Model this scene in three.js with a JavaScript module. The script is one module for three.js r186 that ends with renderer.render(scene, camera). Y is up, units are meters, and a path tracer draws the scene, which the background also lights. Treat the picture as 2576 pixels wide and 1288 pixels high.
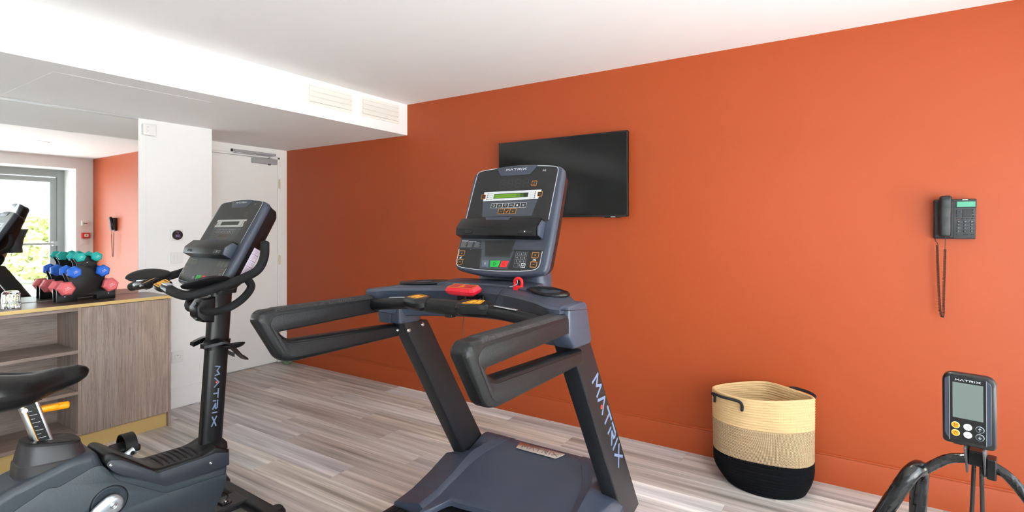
import * as THREE from 'three';
import { RoundedBoxGeometry } from 'three/addons/geometries/RoundedBoxGeometry.js';
import { mergeGeometries, toCreasedNormals, mergeVertices } from 'three/addons/utils/BufferGeometryUtils.js';
import { RectAreaLightUniformsLib } from 'three/addons/lights/RectAreaLightUniformsLib.js';

// ------------------------------------------------------------------ camera, sky, light, exposure
const scene = new THREE.Scene();
const EYE = 1.38;
const camera = new THREE.PerspectiveCamera(2 * Math.atan(644 / 1323) * 180 / Math.PI, 2, 0.05, 200);
camera.position.set(0, EYE, 0);
camera.rotation.set(0, 32.93 * Math.PI / 180, 0);
camera.setViewOffset(2576, 1288, 0, 73, 2576, 1288);
scene.background = new THREE.Color().setRGB(0.80, 0.912, 1.0);
scene.backgroundIntensity = 7;
const sun = new THREE.DirectionalLight(new THREE.Color().setRGB(1.0, 0.96, 0.9), 80);   // high behind the building: lights the terrace, not the room
sun.position.set(-6, 14, 3); sun.target.position.set(0, 0, 0); scene.add(sun, sun.target);
sun.castShadow = true; sun.shadow.camera.left = -22; sun.shadow.camera.right = 22; sun.shadow.camera.top = 22; sun.shadow.camera.bottom = -22; sun.shadow.mapSize.set(2048, 2048);
const renderer = new THREE.WebGLRenderer({ antialias: true });
renderer.toneMapping = THREE.LinearToneMapping;
renderer.toneMappingExposure = 0.89;
renderer.shadowMap.enabled = true;
RectAreaLightUniformsLib.init();

// room measures (metres)
const ZF = -3.30, XL = -4.336, XD = -4.924, ZP = -2.243, XB = -3.214, YB = 2.168, YC = 2.43;
const XR = 1.20, XG = 1.65, ZR = 2.9, ZW0 = -3.09, ZW1 = 2.2, YH = 2.26;

// daylight entering through the long glazing (window_2), of the glazing's own size
const daylight = new THREE.RectAreaLight(new THREE.Color().setRGB(0.82, 0.92, 1.0), 4, 4.1, 2.08);
daylight.position.set(XG - 0.02, 1.125, 0.105); daylight.lookAt(-4, 1.125, 0.105); scene.add(daylight);

// ------------------------------------------------------------------ helpers
let seed = 12345;
function rnd() { seed |= 0; seed = seed + 0x6D2B79F5 | 0; let t = Math.imul(seed ^ seed >>> 15, 1 | seed); t = t + Math.imul(t ^ t >>> 7, 61 | t) ^ t; return ((t ^ t >>> 14) >>> 0) / 4294967296; }
const V = (x, y, z) => new THREE.Vector3(x, y, z);
function hash(x, y) { let h = Math.imul(x | 0, 374761393) + Math.imul(y | 0, 668265263) | 0; h = Math.imul(h ^ h >>> 13, 1274126177); return ((h ^ h >>> 16) >>> 0) / 4294967296; }
function vnoise(x, y) {
  const xi = Math.floor(x), yi = Math.floor(y), f = x - xi, g = y - yi, u = f * f * (3 - 2 * f), w = g * g * (3 - 2 * g);
  const a = hash(xi, yi), b = hash(xi + 1, yi), c = hash(xi, yi + 1), d = hash(xi + 1, yi + 1);
  return a + (b - a) * u + (c - a) * w + (a - b - c + d) * u * w;
}
function fbm(x, y, o = 4) { let s = 0, a = 0.5, t = 0; for (let i = 0; i < o; i++) { s += a * vnoise(x, y); t += a; a *= 0.5; x = x * 2.03 + 17.1; y = y * 2.03 + 9.7; } return s / t; }
const clamp = (x, a = 0, b = 1) => Math.min(b, Math.max(a, x));
const sm = (a, b, x) => { const t = clamp((x - a) / (b - a)); return t * t * (3 - 2 * t); };
const lerp = (a, b, t) => a + (b - a) * t;
function table(rows, x) { // piecewise linear look-up, rows of [x, ...values]
  if (x <= rows[0][0]) return rows[0].slice(1);
  for (let i = 1; i < rows.length; i++) if (x <= rows[i][0]) { const t = (x - rows[i - 1][0]) / (rows[i][0] - rows[i - 1][0]); return rows[i].slice(1).map((v, k) => lerp(rows[i - 1][k + 1], v, t)); }
  return rows[rows.length - 1].slice(1);
}
function dataTex(w, h, fn, srgb = true, wrap = THREE.MirroredRepeatWrapping) {
  const d = new Uint8Array(w * h * 4);
  for (let y = 0; y < h; y++) for (let x = 0; x < w; x++) {
    const c = fn(x / w, y / h, x, y), i = (y * w + x) * 4;
    if (typeof c === 'number') d[i] = d[i + 1] = d[i + 2] = clamp(c) * 255; else { d[i] = clamp(c[0], 0, 255); d[i + 1] = clamp(c[1], 0, 255); d[i + 2] = clamp(c[2], 0, 255); }
    d[i + 3] = 255;
  }
  const t = new THREE.DataTexture(d, w, h); t.magFilter = THREE.LinearFilter; t.minFilter = THREE.LinearMipmapLinearFilter; t.wrapS = t.wrapT = wrap;
  if (srgb) t.colorSpace = THREE.SRGBColorSpace; t.needsUpdate = true; return t;
}
function canvasTex(w, h, draw) {
  const c = document.createElement('canvas'); c.width = w; c.height = h; const g = c.getContext('2d'); draw(g, w, h);
  const t = new THREE.CanvasTexture(c); t.colorSpace = THREE.SRGBColorSpace; return t;
}
function mat(color, roughness = 0.5, o = {}) { const M = (o.clearcoat || o.transmission || o.sheen || o.ior || o.specularIntensity !== undefined) ? THREE.MeshPhysicalMaterial : THREE.MeshStandardMaterial; return new M({ color, roughness, ...o }); }

const names = {};
function numbered(n) { names[n] = (names[n] ?? -1) + 1; return names[n] ? n + '_' + String(names[n]).padStart(3, '0') : n; }
function shade(o) { o.castShadow = true; o.receiveShadow = true; return o; }
function tag(o, label, category, group, kind) { o.userData.label = label; o.userData.category = category; if (group) o.userData.group = group; if (kind) o.userData.kind = kind; return o; }
function thing(name, label, category, [x, y, z], turn = 0, group) {
  const o = new THREE.Group(); o.name = numbered(name); o.position.set(x, y, z); o.rotation.y = turn; scene.add(o); tag(o, label, category, group); o.userData.origin = undefined; delete o.userData.origin; return o;
}
// geometry given in world axes (or the thing's own axes when local is true) becomes a part of a thing
function part(parent, name, geo, m, o = {}) {
  const g = Array.isArray(geo) ? merge(geo) : geo;
  const mesh = shade(new THREE.Mesh(g, m)); mesh.name = name;
  let root = parent; while (root.parent && root.parent !== scene) root = root.parent;
  if (root.userDataWorld && !g.moved) { g.translate(-root.position.x, -root.position.y, -root.position.z); g.moved = true; }
  if (o.label) mesh.userData.label = o.label;
  if (o.kind) mesh.userData.kind = o.kind;
  parent.add(mesh); return mesh;
}
function worldThing(...a) { const t = thing(...a); t.userDataWorld = true; return t; }   // parts of it are written in room coordinates
function structure(name, geo, m) { const o = shade(new THREE.Mesh(Array.isArray(geo) ? merge(geo) : geo, m)); o.name = name; o.userData.kind = 'structure'; scene.add(o); return o; }
function merge(list) {
  const l = list.map((g) => { g = g.index ? g.toNonIndexed() : g; if (!g.attributes.uv) g.setAttribute('uv', new THREE.BufferAttribute(new Float32Array(g.attributes.position.count * 2), 2)); for (const k of Object.keys(g.attributes)) if (!['position', 'normal', 'uv'].includes(k)) g.deleteAttribute(k); g.morphAttributes = {}; return g; });
  return l.length === 1 ? l[0] : mergeGeometries(l);
}
const box = (x0, x1, y0, y1, z0, z1, r = 0) => { const w = Math.abs(x1 - x0), h = Math.abs(y1 - y0), d = Math.abs(z1 - z0); const g = r ? new RoundedBoxGeometry(w, h, d, 3, Math.min(r, w / 2.01, h / 2.01, d / 2.01)) : new THREE.BoxGeometry(w, h, d); return g.translate((x0 + x1) / 2, (y0 + y1) / 2, (z0 + z1) / 2); };
// polygon with rounded corners: points [a, b, radius]
function rpoly(pts, r0 = 0.004, path = new THREE.Shape()) {
  const n = pts.length;
  for (let i = 0; i < n; i++) {
    const p = pts[i], a = pts[(i + n - 1) % n], b = pts[(i + 1) % n];
    const da = Math.hypot(a[0] - p[0], a[1] - p[1]), db = Math.hypot(b[0] - p[0], b[1] - p[1]);
    const r = Math.min(p[2] ?? r0, da * 0.49, db * 0.49);
    const s = [p[0] + (a[0] - p[0]) / da * r, p[1] + (a[1] - p[1]) / da * r], e = [p[0] + (b[0] - p[0]) / db * r, p[1] + (b[1] - p[1]) / db * r];
    if (i === 0) path.moveTo(...s); else path.lineTo(...s);
    if (r > 1e-6) path.quadraticCurveTo(p[0], p[1], e[0], e[1]);
  }
  path.closePath(); return path;
}
// outline points [a, b, r] moved inwards by d, corners kept
function inset(pts, d) {
  const n = pts.length; let area = 0; for (let i = 0; i < n; i++) { const p = pts[i], q = pts[(i + 1) % n]; area += p[0] * q[1] - q[0] * p[1]; }
  const s = Math.sign(area);
  return pts.map((p, i) => {
    const a = pts[(i + n - 1) % n], b = pts[(i + 1) % n], e = [p[0] - a[0], p[1] - a[1]], f = [b[0] - p[0], b[1] - p[1]], le = Math.hypot(...e), lf = Math.hypot(...f);
    const n1 = [-e[1] / le * s, e[0] / le * s], n2 = [-f[1] / lf * s, f[0] / lf * s], k = 1 + n1[0] * n2[0] + n1[1] * n2[1], m = d / Math.max(k, 0.3);
    const convex = (e[0] * f[1] - e[1] * f[0]) * s > 0;
    return [p[0] + (n1[0] + n2[0]) * m, p[1] + (n1[1] + n2[1]) * m, convex ? Math.max((p[2] ?? 0.004) - d, 0) : (p[2] ?? 0.004) + d];
  });
}
function extrude(shape, depth, bevel = 0, seg = 3, curve = 6) { // shape: a Shape, or outline points that the bevel must not outgrow
  const b = Math.min(bevel, depth / 2.01), own = Array.isArray(shape);
  const sh = own ? rpoly(b > 0 ? inset(shape, b) : shape) : shape;
  let g = new THREE.ExtrudeGeometry(sh, { depth: depth - 2 * b, bevelEnabled: b > 0, bevelThickness: b, bevelSize: b, bevelOffset: own ? 0 : -b, bevelSegments: seg, curveSegments: curve });
  g.translate(0, 0, b); return toCreasedNormals(g, 0.6);
}
// side profile [z, y, r] pushed through x0..x1
function prof(pts, x0, x1, bevel = 0.004, r0 = 0.004, seg = 3) {
  let p = pts.map(([z, y, r]) => [-z, y, r]);
  return extrude(p.map(([a, b, r]) => [a, b, r ?? r0]), x1 - x0, bevel, seg).rotateY(Math.PI / 2).translate(x0, 0, 0);
}
// rings of equally many points -> surface
function loft(rings, { closed = true, caps = true, crease = 0.7, flip = false } = {}) {
  const n = rings[0].length, pos = [], uv = [], idx = [];
  rings.forEach((r, i) => r.forEach((p, k) => { pos.push(p.x, p.y, p.z); uv.push(k / (closed ? n : n - 1), i / (rings.length - 1)); }));
  const m = closed ? n : n - 1;
  for (let i = 0; i < rings.length - 1; i++) for (let k = 0; k < m; k++) {
    const a = i * n + k, b = i * n + (k + 1) % n, c = a + n, d = b + n;
    if (flip) idx.push(a, c, b, b, c, d); else idx.push(a, b, c, b, d, c);
  }
  if (caps && closed) for (const [i, s] of [[0, 1], [rings.length - 1, -1]]) {
    const c = new THREE.Vector3(); rings[i].forEach((p) => c.add(p)); c.multiplyScalar(1 / n); pos.push(c.x, c.y, c.z); uv.push(0.5, 0.5); const ci = pos.length / 3 - 1;
    for (let k = 0; k < n; k++) { const a = i * n + k, b = i * n + (k + 1) % n; if ((s > 0) !== flip) idx.push(ci, b, a); else idx.push(ci, a, b); }
  }
  const g = new THREE.BufferGeometry(); g.setAttribute('position', new THREE.Float32BufferAttribute(pos, 3)); g.setAttribute('uv', new THREE.Float32BufferAttribute(uv, 2)); g.setIndex(idx);
  return toCreasedNormals(g, crease);
}
function superRing(n, rx, ry, e, fn) { const r = []; for (let i = 0; i < n; i++) { const a = i / n * 2 * Math.PI, c = Math.cos(a), s = Math.sin(a); r.push(fn(Math.sign(c) * Math.abs(c) ** (2 / e) * rx, Math.sign(s) * Math.abs(s) ** (2 / e) * ry)); } return r; }
// tube through points with round ends
function tube(pts, r, seg = 40, rs = 12, { closed = false, caps = true, tension = 0.5 } = {}) {
  const curve = new THREE.CatmullRomCurve3(pts, closed, 'centripetal', tension);
  const fr = curve.computeFrenetFrames(seg, closed), rings = [], rad = typeof r === 'function' ? r : () => r;
  const ring = (p, i, q) => { const o = []; for (let k = 0; k < rs; k++) { const a = -k / rs * 2 * Math.PI; o.push(p.clone().addScaledVector(fr.normals[i], Math.cos(a) * q).addScaledVector(fr.binormals[i], Math.sin(a) * q)); } return o; };
  for (let i = 0; i <= seg; i++) {
    const t = i / seg, p = curve.getPointAt(closed && i === seg ? 0 : t), q = rad(t);
    if (!closed && caps && i === 0) for (const [f, s] of [[0.99, 0.2], [0.75, 0.66], [0.35, 0.93]]) rings.push(ring(p.clone().addScaledVector(fr.tangents[0], -q * 0.6 * f), 0, q * s));
    rings.push(ring(p, i, q));
    if (!closed && caps && i === seg) for (const [f, s] of [[0.35, 0.93], [0.75, 0.66], [0.99, 0.2]]) rings.push(ring(p.clone().addScaledVector(fr.tangents[seg], q * 0.6 * f), seg, q * s));
  }
  return loft(rings, { caps: !closed, crease: 0.9 });
}
const cyl = (r0, r1, h, n = 24) => new THREE.CylinderGeometry(r0, r1, h, n);
function at(g, x, y, z, rx = 0, ry = 0, rz = 0) { return g.applyMatrix4(new THREE.Matrix4().compose(V(x, y, z), new THREE.Quaternion().setFromEuler(new THREE.Euler(rx, ry, rz, 'YXZ')), V(1, 1, 1))); }
function screw(x, y, z, axis = 'x', r = 0.007) { // domed screw head with a socket, facing +axis
  const head = new THREE.LatheGeometry([[0.0, 0.0035], [r * 0.4, 0.0035], [r * 0.45, 0.0022], [r * 0.5, 0.004], [r * 0.8, 0.003], [r, 0.0006], [r, -0.003]].map((p) => new THREE.Vector2(...p)), 16);
  if (axis === 'x') head.rotateZ(-Math.PI / 2); else if (axis === 'z') head.rotateX(Math.PI / 2);
  return head.translate(x, y, z);
}
function uvBox(g, scale = 1, ox = 0, oy = 0, grain = 'y') { // uv in metres by the main direction of each face; v runs along the grain
  const p = g.attributes.position, n = g.attributes.normal, uv = new Float32Array(p.count * 2);
  for (let i = 0; i < p.count; i++) {
    const a = Math.abs(n.getX(i)), b = Math.abs(n.getY(i)), c = Math.abs(n.getZ(i)), x = p.getX(i), y = p.getY(i), z = p.getZ(i);
    let u, v;
    if (grain === 'y') { if (a >= b && a >= c) { u = z; v = y; } else if (c >= b) { u = x; v = y; } else { u = x; v = z; } }
    else if (grain === 'z') { if (a >= b && a >= c) { u = y; v = z; } else if (b >= c) { u = x; v = z; } else { u = y; v = x; } }
    else { if (a >= b && a >= c) { u = y; v = z; } else if (b >= c) { u = z; v = x; } else { u = y; v = x; } }
    uv[i * 2] = u * scale + ox; uv[i * 2 + 1] = v * scale + oy;
  }
  g.setAttribute('uv', new THREE.BufferAttribute(uv, 2)); return g;
}
// the lettering of the machines, as strokes in a unit box
const LOGO = [
  [[[0, 0], [0.1, 1], [0.5, 0.38], [0.9, 1], [1, 0]]],
  [[[0, 0], [0.5, 1], [1, 0]]],
  [[[0, 1], [1, 1]], [[0.5, 1], [0.5, 0]]],
  [[[0, 0], [0.04, 0.56]], [[0, 1], [0.88, 1], [1, 0.78], [0.9, 0.55], [0.36, 0.55], [1, 0]]],
  [[[0.5, 0], [0.5, 1]]],
  [[[0, 0], [1, 1]], [[0, 1], [1, 0]]],
];
const LOGO_X = [[0, 1], [1.28, 1], [2.5, 0.95], [3.75, 0.9], [4.9, 0.3], [5.5, 1]];   // start and width of each letter, in letter widths
const LOGO_W = 6.5;
function logoGeo(o, du, dv, length, height, stroke = 0.012, depth = 0.0008) { // o: start corner, du: reading direction, dv: up of the letters
  const k = length / LOGO_W, dn = du.clone().cross(dv).normalize(), out = [];
  LOGO.forEach((L, i) => L.forEach((line) => { for (let j = 0; j + 1 < line.length; j++) {
    const f = ([a, b]) => o.clone().addScaledVector(du, (LOGO_X[i][0] + a * LOGO_X[i][1]) * k).addScaledVector(dv, b * height);
    const a = f(line[j]), b = f(line[j + 1]), d = b.clone().sub(a), l = d.length(); d.normalize();
    const g = new THREE.BoxGeometry(l + stroke * 0.7, stroke, depth + out.length * depth * 0.06), m = new THREE.Matrix4().makeBasis(d, dn.clone().cross(d), dn); m.setPosition(a.add(b).multiplyScalar(0.5));
    out.push(g.applyMatrix4(m));
  } }));
  return merge(out);
}
function logo2d(g, x, y, length, height, color, stroke) {
  const k = length / LOGO_W; g.strokeStyle = color; g.lineWidth = stroke; g.lineCap = 'butt'; g.lineJoin = 'miter';
  LOGO.forEach((L, i) => L.forEach((line) => { g.beginPath(); line.forEach(([a, b], j) => g[j ? 'lineTo' : 'moveTo'](x + (LOGO_X[i][0] + a * LOGO_X[i][1]) * k, y - b * height)); g.stroke(); }));
}

// ------------------------------------------------------------------ materials
const fineBump = dataTex(256, 256, (u, v) => fbm(u * 90, v * 90, 3), false, THREE.RepeatWrapping);
const wallBump = dataTex(512, 512, (u, v) => fbm(u * 150, v * 150, 2), false);
const bumpOf = (t, s) => { const c = t.clone(); c.repeat.set(s, s); c.needsUpdate = true; return c; };
const M = {};
M.white = mat(new THREE.Color().setRGB(0.86, 0.86, 0.85), 0.75, { bumpMap: bumpOf(wallBump, 1.5), bumpScale: 0.0002 });
M.ceiling = mat(new THREE.Color().setRGB(0.87, 0.87, 0.87), 0.9);
M.orange = mat(new THREE.Color().setRGB(0.36, 0.060, 0.0125), 0.48, { specularIntensity: 0.7 });
M.door = mat(new THREE.Color().setRGB(0.85, 0.845, 0.82), 0.5);
M.whitePlastic = mat(new THREE.Color().setRGB(0.80, 0.80, 0.78), 0.4);
M.ventPlastic = mat(new THREE.Color().setRGB(0.80, 0.78, 0.72), 0.45);
M.blackPlastic = mat(0x111113, 0.42, { specularIntensity: 0.65, bumpMap: bumpOf(fineBump, 3), bumpScale: 0.0002 });
M.blackSatin = mat(0x0e0e10, 0.36, { specularIntensity: 0.6 });
M.blackGloss = mat(0x0c0c0e, 0.16);
M.rubber = mat(0x121213, 0.4, { specularIntensity: 0.6, bumpMap: bumpOf(fineBump, 4), bumpScale: 0.0004 });
M.rubberPad = mat(0x161618, 0.45, { specularIntensity: 0.65, bumpMap: bumpOf(fineBump, 6), bumpScale: 0.0006 });
M.vinyl = mat(0x0d0d0f, 0.36, { specularIntensity: 0.75, bumpMap: bumpOf(fineBump, 3), bumpScale: 0.00025 });
M.slate = mat(0x333947, 0.42, { bumpMap: bumpOf(fineBump, 3), bumpScale: 0.00015 });
M.frame = mat(0x1a1a1d, 0.38, { specularIntensity: 0.7, bumpMap: bumpOf(fineBump, 3), bumpScale: 0.0001 });
M.letter = mat(0x66748f, 0.45);
M.letterWhite = mat(0xb6b9bd, 0.5);
M.redDot = mat(0xe8391c, 0.45);
M.steel = mat(0xc9c9cb, 0.25, { metalness: 1 });
M.alu = mat(0xc4c6ca, 0.35, { metalness: 1 });
M.aluPaint = mat(0xa9aaae, 0.45, { metalness: 0.25 });
M.crank = mat(0xb9bdc4, 0.38, { metalness: 0.75 });
M.chromeWarm = mat(0xd6cfc9, 0.22, { metalness: 1 });
M.red = mat(0xd40f2a, 0.4);
M.redKey = mat(0xd01218, 0.3);
M.yellow = mat(0xf2a516, 0.45);
M.orangeLever = mat(0xf59a00, 0.45);
M.gold = mat(0xd2b779, 0.4, { metalness: 0.35 });
M.brass = mat(0xc8b88f, 0.35, { metalness: 0.8 });
M.greyFrame = mat(0x9aa09f, 0.5);
M.glass = mat(0xffffff, 0.0, { transmission: 1, ior: 1.5 });
M.cord = mat(0x141312, 0.45);

// wood of the sideboard: greyed oak laminate, v along the grain
function woodTex(ox, seedv) {
  return dataTex(512, 1024, (u, v) => {
    const x = u * 0.6 + ox, y = v * 1.2;               // metres
    const warp = (fbm(x * 5 + seedv, y * 1.1, 3) - 0.5) * 0.16;
    const arch = Math.abs(((x * 3.1 + seedv) % 1) - 0.5) * 2;    // cathedral figure every third of a metre
    const ring = Math.sin((x * 46 + warp * 90 + (1 - arch) * (1 - arch) * 7 * Math.sin(y * 2.3 + seedv)) * 2.1);
    const pores = fbm(x * 420, y * 16, 2), broad = fbm(x * 14 + 3, y * 0.9 + seedv, 3), fleck = fbm(x * 180, y * 5, 2);
    let t = 0.5 + 0.13 * ring * sm(0.2, 0.75, fbm(x * 9 + 40, y * 1.5, 2)) + 0.5 * (broad - 0.5) + 0.42 * (fleck - 0.5) + (pores > 0.62 ? -0.22 : 0.02);
    const warm = sm(0.45, 0.7, fbm(x * 7 + 11, y * 0.7 + 5, 3));
    const a = [122, 106, 99], b = [190, 176, 168], c = [184, 159, 138];
    return [0, 1, 2].map((k) => lerp(a[k], lerp(b[k], c[k], warm * 0.6), clamp(t)));
  });
}
const woodA = woodTex(0, 1.3), woodB = woodTex(3.1, 7.7);
for (const t of [woodA, woodB]) t.repeat.set(1 / 0.6, 1 / 1.2);
M.wood = mat(0xffffff, 0.5, { map: woodA });
M.woodFlat = mat(0xf2eeec, 0.42, { map: woodB });
// vinyl floor boards: long streaks
const floorTex = dataTex(1024, 1024, (u, v) => {
  const x = u * 2.4, y = v * 0.9;
  const s = fbm(x * 1.3, y * 38, 3), f = fbm(x * 2.2 + 9, y * 210, 3), b = fbm(x * 0.8 + 4, y * 9, 2), fib = fbm(x * 9, y * 500, 2);
  const t = clamp(0.52 + 1.05 * (s - 0.5) + 0.42 * (f - 0.5) + 0.6 * (b - 0.5) + 0.22 * (fib - 0.5));
  const warm = fbm(x * 0.9 + 31, y * 14 + 8, 2);
  const a = [146, 144, 141], c = [248, 246, 243];
  return [lerp(a[0], c[0], t) + 6 * (warm - 0.5), lerp(a[1], c[1], t), lerp(a[2], c[2], t) - 9 * (warm - 0.5)];
});
floorTex.repeat.set(1 / 2.4, 1 / 0.9);
M.boards = [0xffffff, 0xf2efec, 0xddd6d2, 0xf8f2ea, 0xe9e6e8].map((c) => mat(c, 0.42, { map: floorTex, bumpMap: floorTex, bumpScale: 0.0002 }));
M.concrete = mat(0x6d675f, 0.9);

// ------------------------------------------------------------------ the room
{ // floor of separate boards running along x
  const floor = new THREE.Group(); floor.name = 'floor'; floor.userData.kind = 'structure'; scene.add(floor);
  const slab = shade(new THREE.Mesh(box(XD - 0.15, XG + 0.1, -0.16, -0.008, ZF - 0.15, ZR + 0.15), M.concrete)); slab.name = 'screed'; floor.add(slab);
  const W = 0.178, L = 1.22, c = 0.0007, t = 0.009;
  function board(w, l, ou, ov) { // chamfered board, top at y = 0
    const x = l / 2 - 0.00025, z = w / 2 - 0.00025, top = [[-x + c, 0, -z + c], [x - c, 0, -z + c], [x - c, 0, z - c], [-x + c, 0, z - c]], rim = [[-x, -c, -z], [x, -c, -z], [x, -c, z], [-x, -c, z]], bot = rim.map(([a, , b]) => [a, -t, b]);
    const pos = [], uv = [], quad = (p, q, r, s) => { for (const v of [p, q, r, p, r, s]) { pos.push(...v); uv.push(v[0] + ou, v[2] + ov); } };
    quad(top[3], top[2], top[1], top[0]);
    for (let k = 0; k < 4; k++) { const m = (k + 1) % 4; quad(rim[m], rim[k], top[k], top[m]); quad(bot[m], bot[k], rim[k], rim[m]); }
    const g = new THREE.BufferGeometry(); g.setAttribute('position', new THREE.Float32BufferAttribute(pos, 3)); g.setAttribute('uv', new THREE.Float32BufferAttribute(uv, 2)); g.computeVertexNormals(); return g;
  }
  const kinds = []; for (let k = 0; k < 14; k++) kinds.push(board(W, L, k * 0.413, k * 0.1913));
  const lay = [0.62, 0.19, 0.83, 0.36, 0.05, 0.71, 0.45, 0.9, 0.27];
  for (let row = 0, z = ZF; z < ZR; row++, z += W) for (let x = XD - 0.05 - L * (lay[row % 9]); x < XG + 0.05; x += L) {
    const x0 = Math.max(x, XD - 0.03), x1 = Math.min(x + L, XG + 0.05), w = Math.min(W, ZR + 0.05 - z);
    if (x1 - x0 < 0.03) continue;
    const whole = x1 - x0 > L - 0.001 && w > W - 0.001;
    const m = shade(new THREE.Mesh(whole ? kinds[Math.floor(rnd() * 14)] : board(w, x1 - x0, rnd() * 3, rnd() * 3), M.boards[Math.floor(rnd() * 5)])); m.name = 'plank'; m.position.set((x0 + x1) / 2, 0, z + w / 2); floor.add(m);
  }
}
structure('ceiling', box(XD - 0.15, XG + 0.1, YC, YC + 0.12, ZF - 0.15, ZR + 0.15), M.ceiling);
structure('wall_far', uvBox(box(XD - 0.15, XG + 0.1, -0.1, YC + 0.1, ZF - 0.16, ZF - 0.006)), M.orange);
structure('wall_recess', uvBox(box(XD - 0.18, XD - 0.03, -0.1, YC + 0.1, ZF - 0.01, ZP + 0.02)), M.white);
structure('wall_left', uvBox(box(XD - 0.18, XL, -0.1, YC + 0.1, ZP, ZR + 0.1)), M.white);
structure('wall_rear', uvBox(box(XL - 0.1, XG + 0.1, -0.1, YC + 0.1, ZR, ZR + 0.14)), M.white);
structure('wall_right', [uvBox(box(XR, XG + 0.1, -0.1, YC + 0.1, ZF - 0.01, ZW0)), uvBox(box(XR, XG + 0.1, YH, YC + 0.1, ZW0, ZW1)), uvBox(box(XR, XG + 0.1, -0.1, YC + 0.1, ZW1, ZR + 0.1))], M.white);
{
  const b = structure('trim_1', uvBox(box(XD - 0.1, XB, YB, YC + 0.05, ZF - 0.01, ZR)), M.white); b.userData.label = 'white boxed ceiling bulkhead over the mirror wall';
  const p = shade(new THREE.Mesh(box(-4.245, -3.402, YB - 0.0011, YB + 0.01, -1.757, -0.974, 0.0015), M.white)); p.name = 'access_panel'; b.add(p);
}
structure('baseboard_far', prof([[ZF - 0.008, 0, 0], [ZF + 0.006, 0, 0], [ZF + 0.006, 0.146, 0.001], [ZF + 0.0025, 0.148, 0.0005], [ZF + 0.0025, 0.152, 0.0005], [ZF + 0.006, 0.154, 0.001], [ZF + 0.005, 0.16, 0.002], [ZF - 0.008, 0.162, 0]], XD, XR, 0, 0.001), M.orange);
structure('baseboard_left', box(XL - 0.002, XL + 0.012, 0, 0.151, ZP - 0.0, -1.783, 0.003), M.white);
structure('baseboard_recess', box(XD - 0.03, XL + 0.0, 0, 0.15, ZP - 0.012, ZP + 0.001, 0.003), M.white);

// white door in the recess with its closer
{
  const d = new THREE.Group(); d.name = 'door_1'; d.userData.kind = 'structure'; d.userData.label = 'white flush door in the recess beside the orange wall'; d.position.set(XD, 0, -2.76); d.userDataWorld = true; scene.add(d);
  const zr = -3.229, zl = -2.31;
  part(d, 'door_frame', [box(XD - 0.032, XD + 0.004, 0, YB, ZF - 0.006, zr, 0.002), box(XD - 0.032, XD + 0.004, 2.088, YB, zr, ZP, 0.002), box(XD - 0.032, XD + 0.004, 0, 2.088, zl, ZP, 0.002), box(XD - 0.032, XD - 0.004, 0, 2.088, zr, zr + 0.02, 0.001), box(XD - 0.032, XD - 0.004, 2.07, 2.088, zr, zl, 0.001)], M.door);
  part(d, 'door_leaf', box(XD - 0.03, XD - 0.002, 0.012, 2.066, zr + 0.024, zl - 0.004, 0.002), M.door);
  for (const y of [1.82, 1.045, 0.27]) part(d, 'hinge', [at(cyl(0.007, 0.007, 0.094, 14), XD + 0.007, y, -3.221), at(cyl(0.0078, 0.0078, 0.028, 14), XD + 0.007, y, -3.221)], M.brass, { label: 'brass hinge' });
  const body = part(d, 'closer_body', box(XD - 0.002, XD + 0.045, 2.006, 2.056, -3.171, -2.938, 0.003), M.aluPaint, { label: 'silver door closer' });
  part(body, 'closer_end', box(XD - 0.002, XD + 0.044, 2.007, 2.055, -2.9375, -2.923, 0.002), M.aluPaint);
  part(body, 'valve_cap', at(new THREE.SphereGeometry(0.017, 16, 8, 0, 6.3, Math.PI / 2, Math.PI / 2).scale(1, 0.6, 1), XD + 0.022, 2.006, -3.10), M.blackSatin);
  part(d, 'closer_rail', box(XD + 0.004, XD + 0.026, 2.094, 2.118, -3.169, -2.728, 0.002), M.aluPaint);
  part(d, 'rail_cap', box(XD + 0.003, XD + 0.028, 2.0935, 2.1185, -2.7275, -2.718, 0.001), M.blackSatin);
  part(d, 'closer_arm', [at(box(-0.008, 0.008, -0.003, 0.003, -0.2, 0.2, 0.002), XD + 0.022, 2.085, -2.935, 0.01, 0, 0), at(cyl(0.009, 0.009, 0.03, 12), XD + 0.022, 2.072, -3.105), at(cyl(0.006, 0.006, 0.016, 12), XD + 0.018, 2.09, -2.76)], M.aluPaint);
  for (const z of [-3.16, -2.745]) part(d, 'rail_screw', screw(XD + 0.026, 2.106, z, 'x', 0.004), M.blackSatin);
}

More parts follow.
